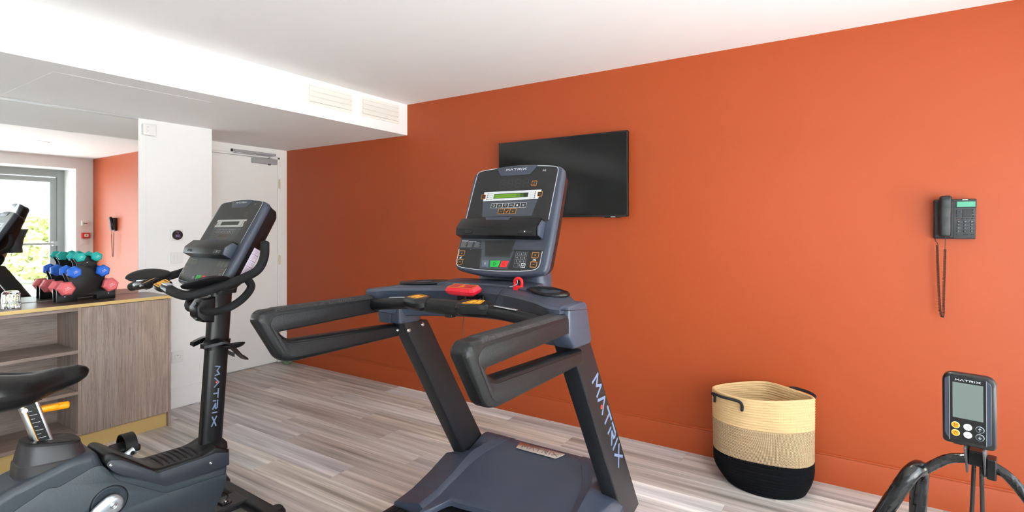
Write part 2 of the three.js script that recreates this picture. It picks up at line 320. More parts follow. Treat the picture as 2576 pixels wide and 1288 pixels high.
// glazed exit door and fixed glazing in the window wall, right of the camera (seen in the mirror)
{
  const w = new THREE.Group(); w.name = 'window_1'; w.userData.kind = 'structure'; w.userData.label = 'grey framed glazed exit door with push bar'; w.position.set(XG, 0, -2.53); w.userDataWorld = true; scene.add(w);
  const z0 = ZW0, z1 = -1.99;
  part(w, 'frame', [box(XG, XG + 0.08, 0, YH, z0, z0 + 0.092, 0.004), box(XG, XG + 0.08, 0, YH, z1 - 0.092, z1, 0.004), box(XG, XG + 0.08, 2.15, YH, z0 + 0.09, z1 - 0.09, 0.004)], M.greyFrame);
  const leaf = part(w, 'leaf_frame', [box(XG + 0.012, XG + 0.07, 0.01, 2.142, z0 + 0.096, z0 + 0.175, 0.004), box(XG + 0.012, XG + 0.07, 0.01, 2.142, z1 - 0.175, z1 - 0.096, 0.004), box(XG + 0.012, XG + 0.07, 2.066, 2.142, z0 + 0.17, z1 - 0.17, 0.004), box(XG + 0.012, XG + 0.07, 0.01, 0.11, z0 + 0.17, z1 - 0.17, 0.004)], M.greyFrame);
  part(leaf, 'pane', box(XG + 0.036, XG + 0.044, 0.1, 2.08, z0 + 0.165, z1 - 0.165), M.glass);
  part(leaf, 'push_bar', [at(cyl(0.019, 0.019, 0.86, 18), XG - 0.06, 1.125, -2.54, Math.PI / 2), box(XG - 0.075, XG + 0.02, 1.09, 1.16, z0 + 0.11, z0 + 0.16, 0.008), box(XG - 0.075, XG + 0.02, 1.09, 1.16, z1 - 0.16, z1 - 0.11, 0.008)], M.aluPaint);
  const f = new THREE.Group(); f.name = 'window_2'; f.userData.kind = 'structure'; f.userData.label = 'grey framed full height glazing beside the exit door'; f.position.set(XG, 0, -0.4); f.userDataWorld = true; scene.add(f);
  const cols = [z1, -0.59, 0.81, ZW1], fr = [box(XG, XG + 0.08, 2.17, YH, z1, ZW1, 0.004), box(XG, XG + 0.08, 0, 0.08, z1, ZW1, 0.004)];
  cols.forEach((z, i) => fr.push(box(XG, XG + 0.08, 0.08, 2.17, Math.max(z1, z - 0.035), Math.min(ZW1, z + 0.035), 0.004)));
  part(f, 'frame', fr, M.greyFrame);
  for (let i = 0; i < 3; i++) part(f, 'pane', box(XG + 0.036, XG + 0.044, 0.07, 2.18, cols[i] + 0.03, cols[i + 1] - 0.03), M.glass);
}
// outdoors
{
  const g = structure('terrace', box(XG + 0.1, 24, -0.2, -0.03, -16, 14), mat(new THREE.Color().setRGB(0.56, 0.55, 0.53), 0.9)); g.userData.label = 'pale paved terrace outside';
  const leafA = mat(new THREE.Color().setRGB(0.24, 0.34, 0.11), 0.6), leafB = mat(new THREE.Color().setRGB(0.34, 0.40, 0.17), 0.6), bark = mat(0x5d4a38, 0.9);
  [[6.0, -5.6, 2.3, 1.0, leafA, 'dark green round bush outside the exit door'], [8.6, -4.6, 1.6, 1.0, leafB, 'low yellowish green bush outside the exit door'], [9.2, -7.9, 3.2, 1.3, leafA, 'tall green bush behind the other bushes outside'], [10.2, -2.2, 2.6, 1.2, leafB, 'broad yellowish green bush outside the fixed glazing']].forEach(([x, z, h, r, m, label]) => {
    const s = thing('garden_bush', label, 'bush', [x, -0.03, z], 0, 'bushes on the terrace'), pos = [];
    for (let i = 0; i < 1500; i++) {
      const a = rnd() * 6.283, e = Math.acos(1 - 2 * rnd()), q = r * (0.65 + 0.4 * rnd()), c = V(Math.sin(e) * Math.cos(a) * q, h * 0.55 + Math.cos(e) * h * 0.45 * (0.8 + 0.3 * rnd()), Math.sin(e) * Math.sin(a) * q);
      const u = V(rnd() - 0.5, rnd() - 0.5, rnd() - 0.5).normalize(), w = u.clone().cross(V(rnd() - 0.5, rnd() - 0.5, rnd() - 0.5)).normalize(), l = 0.09 + 0.07 * rnd();
      const p = [c.clone().addScaledVector(u, l), c.clone().addScaledVector(w, l * 0.45), c.clone().addScaledVector(u, -l), c.clone().addScaledVector(w, -l * 0.45)];
      for (const k of [0, 1, 2, 0, 2, 3]) pos.push(p[k].x, Math.max(0.02, p[k].y), p[k].z);
    }
    const g = new THREE.BufferGeometry(); g.setAttribute('position', new THREE.Float32BufferAttribute(pos, 3)); g.computeVertexNormals();
    part(s, 'foliage', g, m, { kind: 'stuff' });
    part(s, 'stem', [at(cyl(0.03, 0.05, h * 0.6, 8), 0, h * 0.3, 0), at(cyl(0.02, 0.03, h * 0.5, 8), 0.12, h * 0.3, 0.1, 0.25, 0, -0.2)], bark);
  });
}

// ------------------------------------------------------------------ fittings on the walls
{ // mirror on the left wall
  const m = worldThing('wall_mirror', 'large frameless mirror on the wall above the sideboard', 'mirror', [XL, 0.907, -0.66]);
  part(m, 'mirror_glass', box(XL + 0.0005, XL + 0.0055, 0.908, 2.156, -1.721, 0.4, 0.001), mat(new THREE.Color().setRGB(0.90, 0.925, 0.91), 0.015, { metalness: 1 }));
  part(m, 'top_rail', box(XL, XL + 0.009, 2.154, 2.164, -1.721, 0.4, 0.001), M.alu);
}
for (const [z0, z1, label] of [[-2.721, -2.308, 'cream slotted air vent in the bulkhead further from the orange wall'], [-3.209, -2.79, 'cream slotted air vent in the bulkhead next to the orange wall']]) {
  const y0 = 2.247, y1 = 2.4, v = worldThing('air_vent', label, 'vent', [XB, y0, (z0 + z1) / 2], 0, 'vents in the bulkhead');
  const b = 0.02;
  part(v, 'vent_frame', [box(XB - 0.002, XB + 0.006, y0, y1, z0, z0 + b, 0.002), box(XB - 0.002, XB + 0.006, y0, y1, z1 - b, z1, 0.002), box(XB - 0.002, XB + 0.006, y1 - 0.022, y1, z0 + b, z1 - b, 0.002), box(XB - 0.002, XB + 0.006, y0, y0 + 0.02, z0 + b, z1 - b, 0.002)], M.ventPlastic);
  part(v, 'vent_back', box(XB - 0.004, XB + 0.0004, y0 + 0.01, y1 - 0.01, z0 + 0.01, z1 - 0.01), M.ventPlastic);
  for (let k = 0; k < 3; k++) part(v, 'slat', at(box(-0.0013, 0.0013, -0.017, 0.017, z0 + b, z1 - b), XB + 0.0075, y1 - 0.041 - k * 0.0375, 0, 0, 0, 0.34), M.ventPlastic);
}
{ // small white device by the mirror top, thermostat, switch, socket on the white pillar
  const a = worldThing('sensor_box', 'white square surface box high on the pillar by the mirror corner', 'sensor', [XL, 2.05, -1.78]);
  part(a, 'housing', box(XL, XL + 0.038, 2.048, 2.13, -1.827, -1.742, 0.006), M.whitePlastic);
  part(a, 'cover', box(XL + 0.037, XL + 0.0405, 2.062, 2.118, -1.815, -1.760, 0.0015), M.whitePlastic);
  for (const y of [2.106, 2.078]) part(a, 'indicator', box(XL + 0.0398, XL + 0.0412, y - 0.002, y + 0.002, -1.772, -1.768), mat(0x77746c, 0.5));
  part(a, 'cable', tube([V(XL + 0.0008, 2.05, -1.772), V(XL + 0.0008, 1.6, -1.773), V(XL + 0.0008, 0.92, -1.772)], 0.0009, 10, 6), M.whitePlastic);
  const t = worldThing('thermostat', 'white square thermostat with round black dial on the pillar', 'thermostat', [XL, 1.28, -1.98]);
  part(t, 'plate', box(XL, XL + 0.012, 1.277, 1.362, -2.022, -1.936, 0.004), M.whitePlastic);
  const dial = part(t, 'dial', at(cyl(0.036, 0.037, 0.012, 40), XL + 0.016, 1.319, -1.979, 0, 0, -Math.PI / 2), M.blackGloss, { label: 'round black dial' });
  const dt = canvasTex(128, 128, (g) => { g.fillStyle = '#0d0d10'; g.fillRect(0, 0, 128, 128); g.fillStyle = '#59506a'; g.fillRect(30, 56, 66, 44); g.fillStyle = '#8b8494'; for (const [x, w] of [[36, 10], [52, 8], [64, 18]]) g.fillRect(x, 26, w, 12); g.fillStyle = '#777083'; g.fillRect(40, 66, 12, 20); g.fillRect(58, 66, 12, 20); });
  part(dial, 'display', at(new THREE.CircleGeometry(0.033, 32), XL + 0.0222, 1.319, -1.979, 0, Math.PI / 2), mat(0xffffff, 0.25, { map: dt }));
  const s = worldThing('light_switch', 'white double rocker light switch under the thermostat', 'switch', [XL, 1.1, -1.98]);
  part(s, 'plate', box(XL, XL + 0.009, 1.103, 1.186, -2.022, -1.937, 0.003), M.whitePlastic);
  for (const z of [-1.9915, -1.9675]) part(s, 'rocker', at(box(-0.003, 0.003, -0.0225, 0.0225, -0.0115, 0.0115, 0.001), XL + 0.010, 1.1445, z, 0, 0, 0.05), M.whitePlastic);
  const k = worldThing('wall_socket', 'white wall socket low on the pillar beside the cupboard', 'socket', [XL, 0.35, -1.985]);
  part(k, 'plate', box(XL, XL + 0.009, 0.346, 0.431, -2.024, -1.942, 0.003), M.whitePlastic);
  part(k, 'well', at(new THREE.LatheGeometry([[0.0, -0.004], [0.017, -0.004], [0.018, 0.003], [0.021, 0.003], [0.0215, 0]].map((p) => new THREE.Vector2(...p)), 28), XL + 0.0092, 0.388, -1.983, 0, 0, -Math.PI / 2), M.whitePlastic);
  part(k, 'pin_hole', [-0.009, 0.009].map((d) => at(cyl(0.0026, 0.0026, 0.002, 10), XL + 0.006, 0.388, -1.983 + d, 0, 0, -Math.PI / 2)).concat([at(cyl(0.0022, 0.0022, 0.012, 10), XL + 0.008, 0.399, -1.983, 0, 0, -Math.PI / 2)]), mat(0x4a4744, 0.5));
}
{ // alarm devices on the pier between the orange wall and the exit door (seen in the mirror)
  const a = worldThing('alarm_indicator', 'small white box with green and red marks above the red call point', 'alarm', [XR, 1.4, -3.2]);
  part(a, 'housing', box(XR - 0.035, XR, 1.398, 1.476, -3.243, -3.153, 0.005), M.whitePlastic);
  part(a, 'green_mark', box(XR - 0.0362, XR - 0.034, 1.425, 1.44, -3.198, -3.172), mat(0x1d7a35, 0.4));
  part(a, 'red_mark', box(XR - 0.0362, XR - 0.034, 1.425, 1.44, -3.224, -3.199), mat(0xa31722, 0.4));
  const f = worldThing('fire_call_point', 'red square fire alarm call point', 'alarm', [XR, 1.21, -3.2]);
  part(f, 'housing', box(XR - 0.045, XR, 1.213, 1.293, -3.256, -3.155, 0.006), mat(0xc9141c, 0.4));
  part(f, 'press_plate', box(XR - 0.047, XR - 0.043, 1.23, 1.272, -3.232, -3.18, 0.001), M.whitePlastic);
  part(f, 'press_dot', at(cyl(0.008, 0.008, 0.002, 16), XR - 0.0475, 1.251, -3.206, 0, 0, Math.PI / 2), mat(0x33302e, 0.5));
  const s = worldThing('light_switch', 'white light switch under the red fire call point', 'switch', [XR, 1.11, -3.2]);
  part(s, 'plate', box(XR - 0.009, XR, 1.113, 1.196, -3.243, -3.155, 0.003), M.whitePlastic);
  part(s, 'rocker', box(XR - 0.013, XR - 0.008, 1.132, 1.178, -3.222, -3.176, 0.001), M.whitePlastic);
}
// recessed ceiling lamps: one shows in the mirror, the others are over and behind the camera
for (const [x, z, label] of [[-0.26, -2.28, 'round white downlight in the ceiling nearest the orange wall'], [-0.26, 0.1, 'round white downlight in the ceiling on the window side further back'], [-1.9, 0.1, 'round white downlight in the ceiling on the mirror side further back']]) {
  const l = worldThing('ceiling_downlight', label, 'light', [x, YC, z], 0, 'ceiling downlights');
  part(l, 'rim', at(new THREE.LatheGeometry([[0.066, 0.002], [0.068, -0.004], [0.08, -0.006], [0.086, -0.003], [0.087, 0.001]].map((p) => new THREE.Vector2(...p)), 40), x, YC, z), M.whitePlastic);
  part(l, 'lamp_diffuser', at(cyl(0.067, 0.067, 0.003, 40), x, YC - 0.0015, z), mat(0xffffff, 0.6, { emissive: new THREE.Color().setRGB(1, 0.96, 0.9), emissiveIntensity: 1.2 }));
  const s = new THREE.SpotLight(new THREE.Color().setRGB(1, 0.97, 0.93), 5.5, 0, 1.15, 0.8, 2); s.position.set(x, YC - 0.012, z); s.target.position.set(x, 0, z); s.castShadow = true; s.shadow.radius = 3.3; s.shadow.camera.near = 0.02; scene.add(s, s.target);
}
{ // television
  const x0 = -2.216, x1 = -1.214, y0 = 1.447, y1 = 2.003, t = worldThing('television', 'black flat screen television on the orange wall', 'television', [(x0 + x1) / 2, y0, ZF]);
  part(t, 'casing', box(x0, x1, y0, y1, -3.272, -3.2415, 0.006), M.blackSatin);
  part(t, 'wall_bracket', [box(x0 + 0.3, x1 - 0.3, y0 + 0.12, y1 - 0.15, -3.303, -3.27, 0.004)], M.blackSatin);
  part(t, 'bezel', [box(x0, x1, y1 - 0.008, y1, -3.2425, -3.239, 0.001), box(x0, x1, y0, y0 + 0.014, -3.2425, -3.239, 0.001), box(x0, x0 + 0.008, y0, y1, -3.2425, -3.239, 0.001), box(x1 - 0.008, x1, y0, y1, -3.2425, -3.239, 0.001)], M.blackGloss);
  part(t, 'screen', box(x0 + 0.006, x1 - 0.006, y0 + 0.012, y1 - 0.006, -3.2425, -3.2405), mat(0x040405, 0.1, { specularIntensity: 0.7 }), { label: 'dark glossy screen' });
  part(t, 'badge', box(x1 - 0.115, x1 - 0.083, y0 - 0.004, y0 + 0.002, -3.2412, -3.238, 0.001), M.steel);
  part(t, 'receiver', box(x1 - 0.16, x1 - 0.05, y0 - 0.006, y0 + 0.004, -3.262, -3.2405, 0.002), M.blackSatin);
}
{ // wall telephone
  const p = worldThing('wall_phone', 'dark grey corded office phone on the orange wall', 'phone', [0.41, 1.325, ZF]);
  const zb = ZF - 0.006, phoneM = mat(0x1d1f21, 0.5, { bumpMap: bumpOf(fineBump, 3), bumpScale: 0.0001 }), keyM = mat(0x2a2d30, 0.45), dark = mat(0x131415, 0.5);
  part(p, 'base', prof([[zb, 1.326, 0.003], [zb + 0.03, 1.322, 0.006], [zb + 0.052, 1.513, 0.006], [zb, 1.51, 0.003]], 0.333, 0.488, 0.004), phoneM);
  // front plane of the base: z = f(y)
  const fz = (y) => zb + 0.0305 + (y - 1.322) * 0.022 / 0.191, lean = Math.atan(0.022 / 0.191);
  const key = (x, y, w, h, m = keyM, d = 0.004, nm = 'key') => part(p, nm, at(box(-w / 2, w / 2, -h / 2, h / 2, -0.002, d, 0.0012), x, y, fz(y), lean), m);
  part(p, 'cradle', at(box(-0.0345, 0.0345, -0.088, 0.088, -0.002, 0.0015, 0.002), 0.3705, 1.417, fz(1.417), lean), dark);
  part(p, 'seam', at(box(-0.0008, 0.0008, -0.092, 0.092, -0.001, 0.0006), 0.4075, 1.417, fz(1.417), lean), dark);
  const h = part(p, 'handset', prof([[zb + 0.036, 1.338, 0.008], [zb + 0.066, 1.33, 0.012], [zb + 0.074, 1.37, 0.02], [zb + 0.078, 1.45, 0.04], [zb + 0.092, 1.50, 0.02], [zb + 0.088, 1.53, 0.012], [zb + 0.056, 1.528, 0.01], [zb + 0.05, 1.48, 0.02], [zb + 0.05, 1.40, 0.02]], 0.349, 0.395, 0.011, 0.01, 4), mat(0x161819, 0.45), { label: 'black handset' });
  for (let k = 0; k < 5; k++) part(h, 'earpiece_slot', at(box(-0.013, 0.013, -0.0012, 0.0012, -0.002, 0.0012), 0.372, 1.513 - k * 0.0095, zb + 0.0925 - k * 0.0022, -0.2), dark);
  part(p, 'display', at(box(-0.0335, 0.0335, -0.0125, 0.0125, -0.001, 0.0022, 0.0006), 0.4505, 1.488, fz(1.488), lean), mat(0x4a9a7c, 0.25), { label: 'pale green display' });
  part(p, 'display_frame', at(box(-0.038, 0.038, -0.017, 0.017, -0.001, 0.0012, 0.001), 0.4505, 1.488, fz(1.488), lean), dark);
  part(p, 'brand_strip', at(box(-0.010, 0.010, -0.0015, 0.0015, -0.001, 0.0008), 0.447, 1.509, fz(1.509), lean), mat(0xb9c4cc, 0.4));
  key(0.4265, 1.4525, 0.019, 0.019, keyM, 0.004, 'navigation_key'); key(0.4265, 1.4525, 0.008, 0.007, dark, 0.006, 'select_key');
  part(p, 'label_window', at(box(-0.017, 0.017, -0.019, 0.019, -0.001, 0.001, 0.0006), 0.4555, 1.446, fz(1.446), lean), dark);
  for (let k = 0; k < 3; k++) key(0.4785, 1.4605 - k * 0.0143, 0.007, 0.007);
  key(0.4195, 1.432, 0.01, 0.005);
  for (let c = 0; c < 4; c++) key(0.4215 + c * 0.0185, 1.4185, 0.011, 0.0055, c ? keyM : mat(0x5a3432, 0.45));
  const white = mat(0xc9ccd0, 0.5);
  for (let r = 0; r < 4; r++) for (let c = 0; c < 3; c++) { const k = key(0.4275 + c * 0.0243, 1.4055 - r * 0.0150, 0.0165, 0.0088); part(k, 'digit_print', at(box(-0.0042, 0.001, -0.0006, 0.0006, -0.0002, 0.0002), 0.4275 + c * 0.0243 - 0.0015, 1.4055 - r * 0.015, fz(1.4055 - r * 0.015) + 0.0042, lean), white); }
  for (const [c, w] of [[0.422, 0.012], [0.4475, 0.009], [0.4605, 0.009], [0.4855 - 0.008, 0.012]]) key(c, 1.3435, w, 0.005);
  // coiled cord: helix round a hanging loop
  const spine = new THREE.CatmullRomCurve3([V(0.345, 1.292, -3.268), V(0.346, 1.22, -3.266), V(0.349, 1.12, -3.266), V(0.353, 1.02, -3.266), V(0.357, 0.965, -3.266), V(0.3635, 0.945, -3.263), V(0.367, 0.965, -3.258), V(0.367, 1.02, -3.256), V(0.369, 1.12, -3.252), V(0.371, 1.20, -3.249), V(0.372, 1.275, -3.246)]);
  const coil = [], turns = 120, n = turns * 9;
  const fr = spine.computeFrenetFrames(220, false);
  for (let i = 0; i <= n; i++) { const t = i / n, c = spine.getPointAt(t), k = Math.min(220, Math.floor(t * 220)), a = t * turns * 2 * Math.PI; coil.push(c.addScaledVector(fr.normals[k], Math.cos(a) * 0.0048).addScaledVector(fr.binormals[k], Math.sin(a) * 0.0048)); }
  part(p, 'coiled_cord', new THREE.TubeGeometry(new THREE.CatmullRomCurve3(coil), n, 0.0014, 5), M.cord, { label: 'black coiled cord hanging in a loop' });
  part(p, 'cord_end', tube([V(0.338, 1.326, zb + 0.02), V(0.34, 1.31, -3.27), V(0.347, 1.298, -3.266), V(0.345, 1.29, -3.266)], 0.0016, 12, 6), M.cord);
  part(p, 'cord_end', tube([V(0.374, 1.334, zb + 0.055), V(0.373, 1.31, -3.25), V(0.372, 1.275, -3.246)], 0.0016, 12, 6), M.cord);
}

// ------------------------------------------------------------------ sideboard
{
  const F = -3.977, B = XL + 0.001, zE = -1.779, zD = -1.276, z0 = 0.4;
  const c = worldThing('cupboard', 'greyed oak cupboard with one plain door at the pillar end of the sideboard', 'cabinet', [(F + B) / 2, 0, -1.52]);
  part(c, 'end_panel', uvBox(box(B, F + 0.002, 0, 0.886, zE, zE + 0.0165, 0.001), 1, 0.2, 0.1), M.wood);
  part(c, 'carcass', [uvBox(box(B, F - 0.022, 0.0905, 0.108, zE + 0.0165, zD)), uvBox(box(B, B + 0.01, 0.108, 0.886, zE + 0.0165, zD))], M.wood);
  part(c, 'door', uvBox(box(F - 0.02, F, 0.1, 0.883, zE + 0.0185, zD - 0.0015, 0.001), 1, 0.77, 0.3), M.wood, { label: 'plain oak door' });
  const s = worldThing('shelf_unit', 'open greyed oak shelf unit next to the cupboard', 'shelf', [(F + B) / 2, 0, -0.44]);
  part(s, 'side_panel', uvBox(box(B, F, 0.1, 0.886, zD, zD + 0.0185, 0.001), 1, 0.4, 0.2), M.wood);
  part(s, 'side_panel', uvBox(box(B, F, 0.1, 0.886, z0 - 0.018, z0, 0.001), 1, 0.1, 0.2), M.wood);
  part(s, 'back_panel', uvBox(box(B, B + 0.012, 0.1, 0.886, zD + 0.0185, z0 - 0.018), 1, 0.15, 0.35, 'z'), M.woodFlat);
  for (const [k, y0, y1] of [[0, 0.098, 0.118], [1, 0.354, 0.374], [2, 0.606, 0.6265]]) part(s, 'shelf', uvBox(box(B + 0.012, F - 0.001, y0, y1, zD + 0.0185, z0 - 0.018, 0.001), 1, 0.3 * k, 0.2 * k, 'z'), M.woodFlat);
  part(s, 'top_rail', uvBox(box(B + 0.012, F, 0.866, 0.886, zD + 0.0185, z0 - 0.018, 0.001), 1, 0.33, 0.12, 'z'), M.woodFlat);
  const w = worldThing('worktop', 'oak sideboard top with a gold front edge', 'worktop', [(F + B) / 2, 0.886, -0.69]);
  part(w, 'top_board', uvBox(box(B, F - 0.001, 0.8865, 0.9065, zE, z0), 1, 0.2, 0.6, 'z'), mat(0xa89a92, 0.3, { map: woodB }));
  part(w, 'edge_strip', box(F - 0.001, F + 0.0015, 0.8862, 0.907, zE, z0, 0.0006), M.gold, { label: 'gold edge strip' });
  const p = worldThing('plinth', 'gold kick board along the foot of the sideboard', 'plinth', [F - 0.03, 0, -0.68]);
  part(p, 'kick_board', box(F - 0.034, F - 0.024, 0, 0.0895, zE + 0.0175, z0 - 0.02, 0.001), M.gold);
}
{ // dumbbell rack with six dumbbells
  const zc = -1.358, y0 = 0.907, xf = -4.145;
  const rack = worldThing('dumbbell_rack', 'black three tier dumbbell rack on the sideboard', 'rack', [-4.18, y0, zc]);
  const half = [[0.155, 0], [0.155, 0.085], [0.148, 0.085], [0.14, 0.066], [0.123, 0.062], [0.106, 0.072], [0.096, 0.10], [0.094, 0.135], [0.108, 0.178], [0.102, 0.181], [0.092, 0.166], [0.078, 0.163], [0.064, 0.172], [0.056, 0.20], [0.054, 0.236], [0.07, 0.268], [0.064, 0.272], [0.052, 0.26], [0.04, 0.256], [0.026, 0.264], [0.018, 0.288]];
  const foot = [[0.051, 0], [0.051, 0.031]];
  const outline = [...half.map(([d, y]) => [zc - d, y0 + y, 0.005]), ...[...half].reverse().map(([d, y]) => [zc + d, y0 + y, 0.005]), ...foot.map(([d, y]) => [zc + d, y0 + y, 0.003]), ...[...foot].reverse().map(([d, y]) => [zc - d, y0 + y, 0.003])];
  part(rack, 'side_plate', prof(outline, xf - 0.012, xf, 0.002), M.blackPlastic);
  part(rack, 'side_plate', prof(outline, xf - 0.074, xf - 0.062, 0.002), M.blackPlastic);
  for (const [d, y] of [[0.115, 0.035], [-0.115, 0.035], [0, 0.245]]) { part(rack, 'spacer', at(cyl(0.008, 0.008, 0.05, 12), xf - 0.037, y0 + y, zc + d, 0, 0, Math.PI / 2), M.blackPlastic); part(rack, 'bolt', screw(xf, y0 + y, zc + d, 'x', 0.005), M.steel); }
  const cols = { teal: mat(0x17b3ab, 0.55), blue: mat(0x2a70de, 0.55), pink: mat(0xee7277, 0.55) }, print = { teal: '1 KG', blue: '2 KG', pink: '3 KG' }, ink = mat(0xe6d9d9, 0.6);
  function dumbbell(color, R, d, y, label, spin) {
    const t = worldThing('dumbbell', label, 'dumbbell', [-4.176, y0 + y, zc + d], 0, 'dumbbells on the black rack'), m = cols[color], L = R * 1.28;
    const lathe = (dir) => { const g = new THREE.LatheGeometry([[0.0001, L], [R * 0.72, L], [R * 0.80, L - R * 0.06], [R * 0.98, L - R * 0.3], [R, L - R * 0.42], [R, R * 0.38], [R * 0.95, R * 0.26], [R * 0.6, 0], [0.0001, 0]].map((p) => new THREE.Vector2(...p)), 6); return toCreasedNormals(g, 0.35).rotateY(spin).rotateZ(-dir * Math.PI / 2); };
    const xa = xf + 0.004, xb = xf - 0.078;
    part(t, 'head', lathe(1).translate(xa, y0 + y, zc + d), m); part(t, 'head', lathe(-1).translate(xb, y0 + y, zc + d), m);
    part(t, 'handle', at(cyl(0.0125, 0.0125, xa - xb + 0.006, 16), (xa + xb) / 2, y0 + y, zc + d, 0, 0, Math.PI / 2), m);
    const tex = canvasTex(128, 128, (g) => { g.fillStyle = '#' + m.color.getHexString(); g.fillRect(0, 0, 128, 128); g.fillStyle = '#e8dede'; g.translate(64, 64); g.rotate(-0.5); g.textAlign = 'center'; g.font = 'bold 26px sans-serif'; g.fillText(print[color], 0, -4); g.fillRect(-34, 8, 56, 5); g.fillRect(26, 4, 10, 10); });
    part(t, 'print', at(new THREE.CircleGeometry(R * 0.60, 24), xa + L + 0.0006, y0 + y, zc + d, 0, Math.PI / 2), mat(0xffffff, 0.55, { map: tex }));
  }
  dumbbell('pink', 0.046, 0.118, 0.089, 'pink hexagonal dumbbell on the lowest tier nearer the glass tumblers', 0.0); dumbbell('pink', 0.046, -0.112, 0.093, 'pink hexagonal dumbbell on the lowest tier nearer the bike', 0.25);
  dumbbell('blue', 0.039, 0.076, 0.188, 'blue hexagonal dumbbell on the middle tier nearer the glass tumblers', 0.5); dumbbell('blue', 0.039, -0.074, 0.188, 'blue hexagonal dumbbell on the middle tier nearer the bike', 0.4);
  dumbbell('teal', 0.0315, 0.045, 0.281, 'teal hexagonal dumbbell on the top tier nearer the glass tumblers', 0.1); dumbbell('teal', 0.0315, -0.042, 0.281, 'teal hexagonal dumbbell on the top tier nearer the bike', 0.5);
}
{ // upturned ribbed tumblers
  const gm = mat(0xffffff, 0.02, { transmission: 1, ior: 1.5, thickness: 0.004 });
  const pr = [[0.0001, 0.102], [0.026, 0.102], [0.034, 0.098], [0.0395, 0.088], [0.041, 0.07], [0.0425, 0.03], [0.044, 0.001], [0.0425, 0.0], [0.0408, 0.003], [0.0395, 0.03], [0.0375, 0.07], [0.034, 0.083], [0.026, 0.086], [0.0001, 0.086]];
  for (const [x, z, label] of [[-4.112, -0.984, 'upturned ribbed glass tumbler nearer the dumbbell rack'], [-4.10, -0.888, 'upturned ribbed glass tumbler further from the dumbbell rack']]) {
    const t = thing('glass_tumbler', label, 'glass', [x, 0.907, z], 0, 'tumblers on the sideboard'), N = 84, rings = pr.map(([r, y], i) => { const o = []; for (let k = 0; k < N; k++) { const a = -k / N * 2 * Math.PI, rib = i >= 3 && i <= 5 && y > 0.02 ? 0.0007 * Math.cos(a * 28) : 0; o.push(V(Math.cos(a) * (r + rib), y, Math.sin(a) * (r + rib))); } return o; });
    part(t, 'bowl', loft(rings, { caps: false, crease: 0.5, flip: true }), gm);
  }
}
{ // glazed pot in the corner
  const t = thing('ceramic_pot', 'small green glazed pot on the floor in the corner by the door', 'pot', [-4.79, 0, -3.225]);
  const gl = dataTex(128, 128, (u, v) => { const n = fbm(u * 20, v * 10, 3), s = fbm(u * 60, v * 60, 2); return [lerp(78, 150, n) + 30 * (s - 0.5), lerp(110, 165, n) + 30 * (s - 0.5), lerp(78, 128, n) + 20 * (s - 0.5)]; });
  part(t, 'pot', new THREE.LatheGeometry([[0.0001, 0], [0.032, 0], [0.04, 0.008], [0.052, 0.03], [0.054, 0.048], [0.048, 0.066], [0.044, 0.071], [0.046, 0.076], [0.043, 0.078], [0.04, 0.07], [0.046, 0.05], [0.036, 0.012], [0.0001, 0.01]].map((p) => new THREE.Vector2(...p)), 32), mat(0xffffff, 0.15, { map: gl }));
}
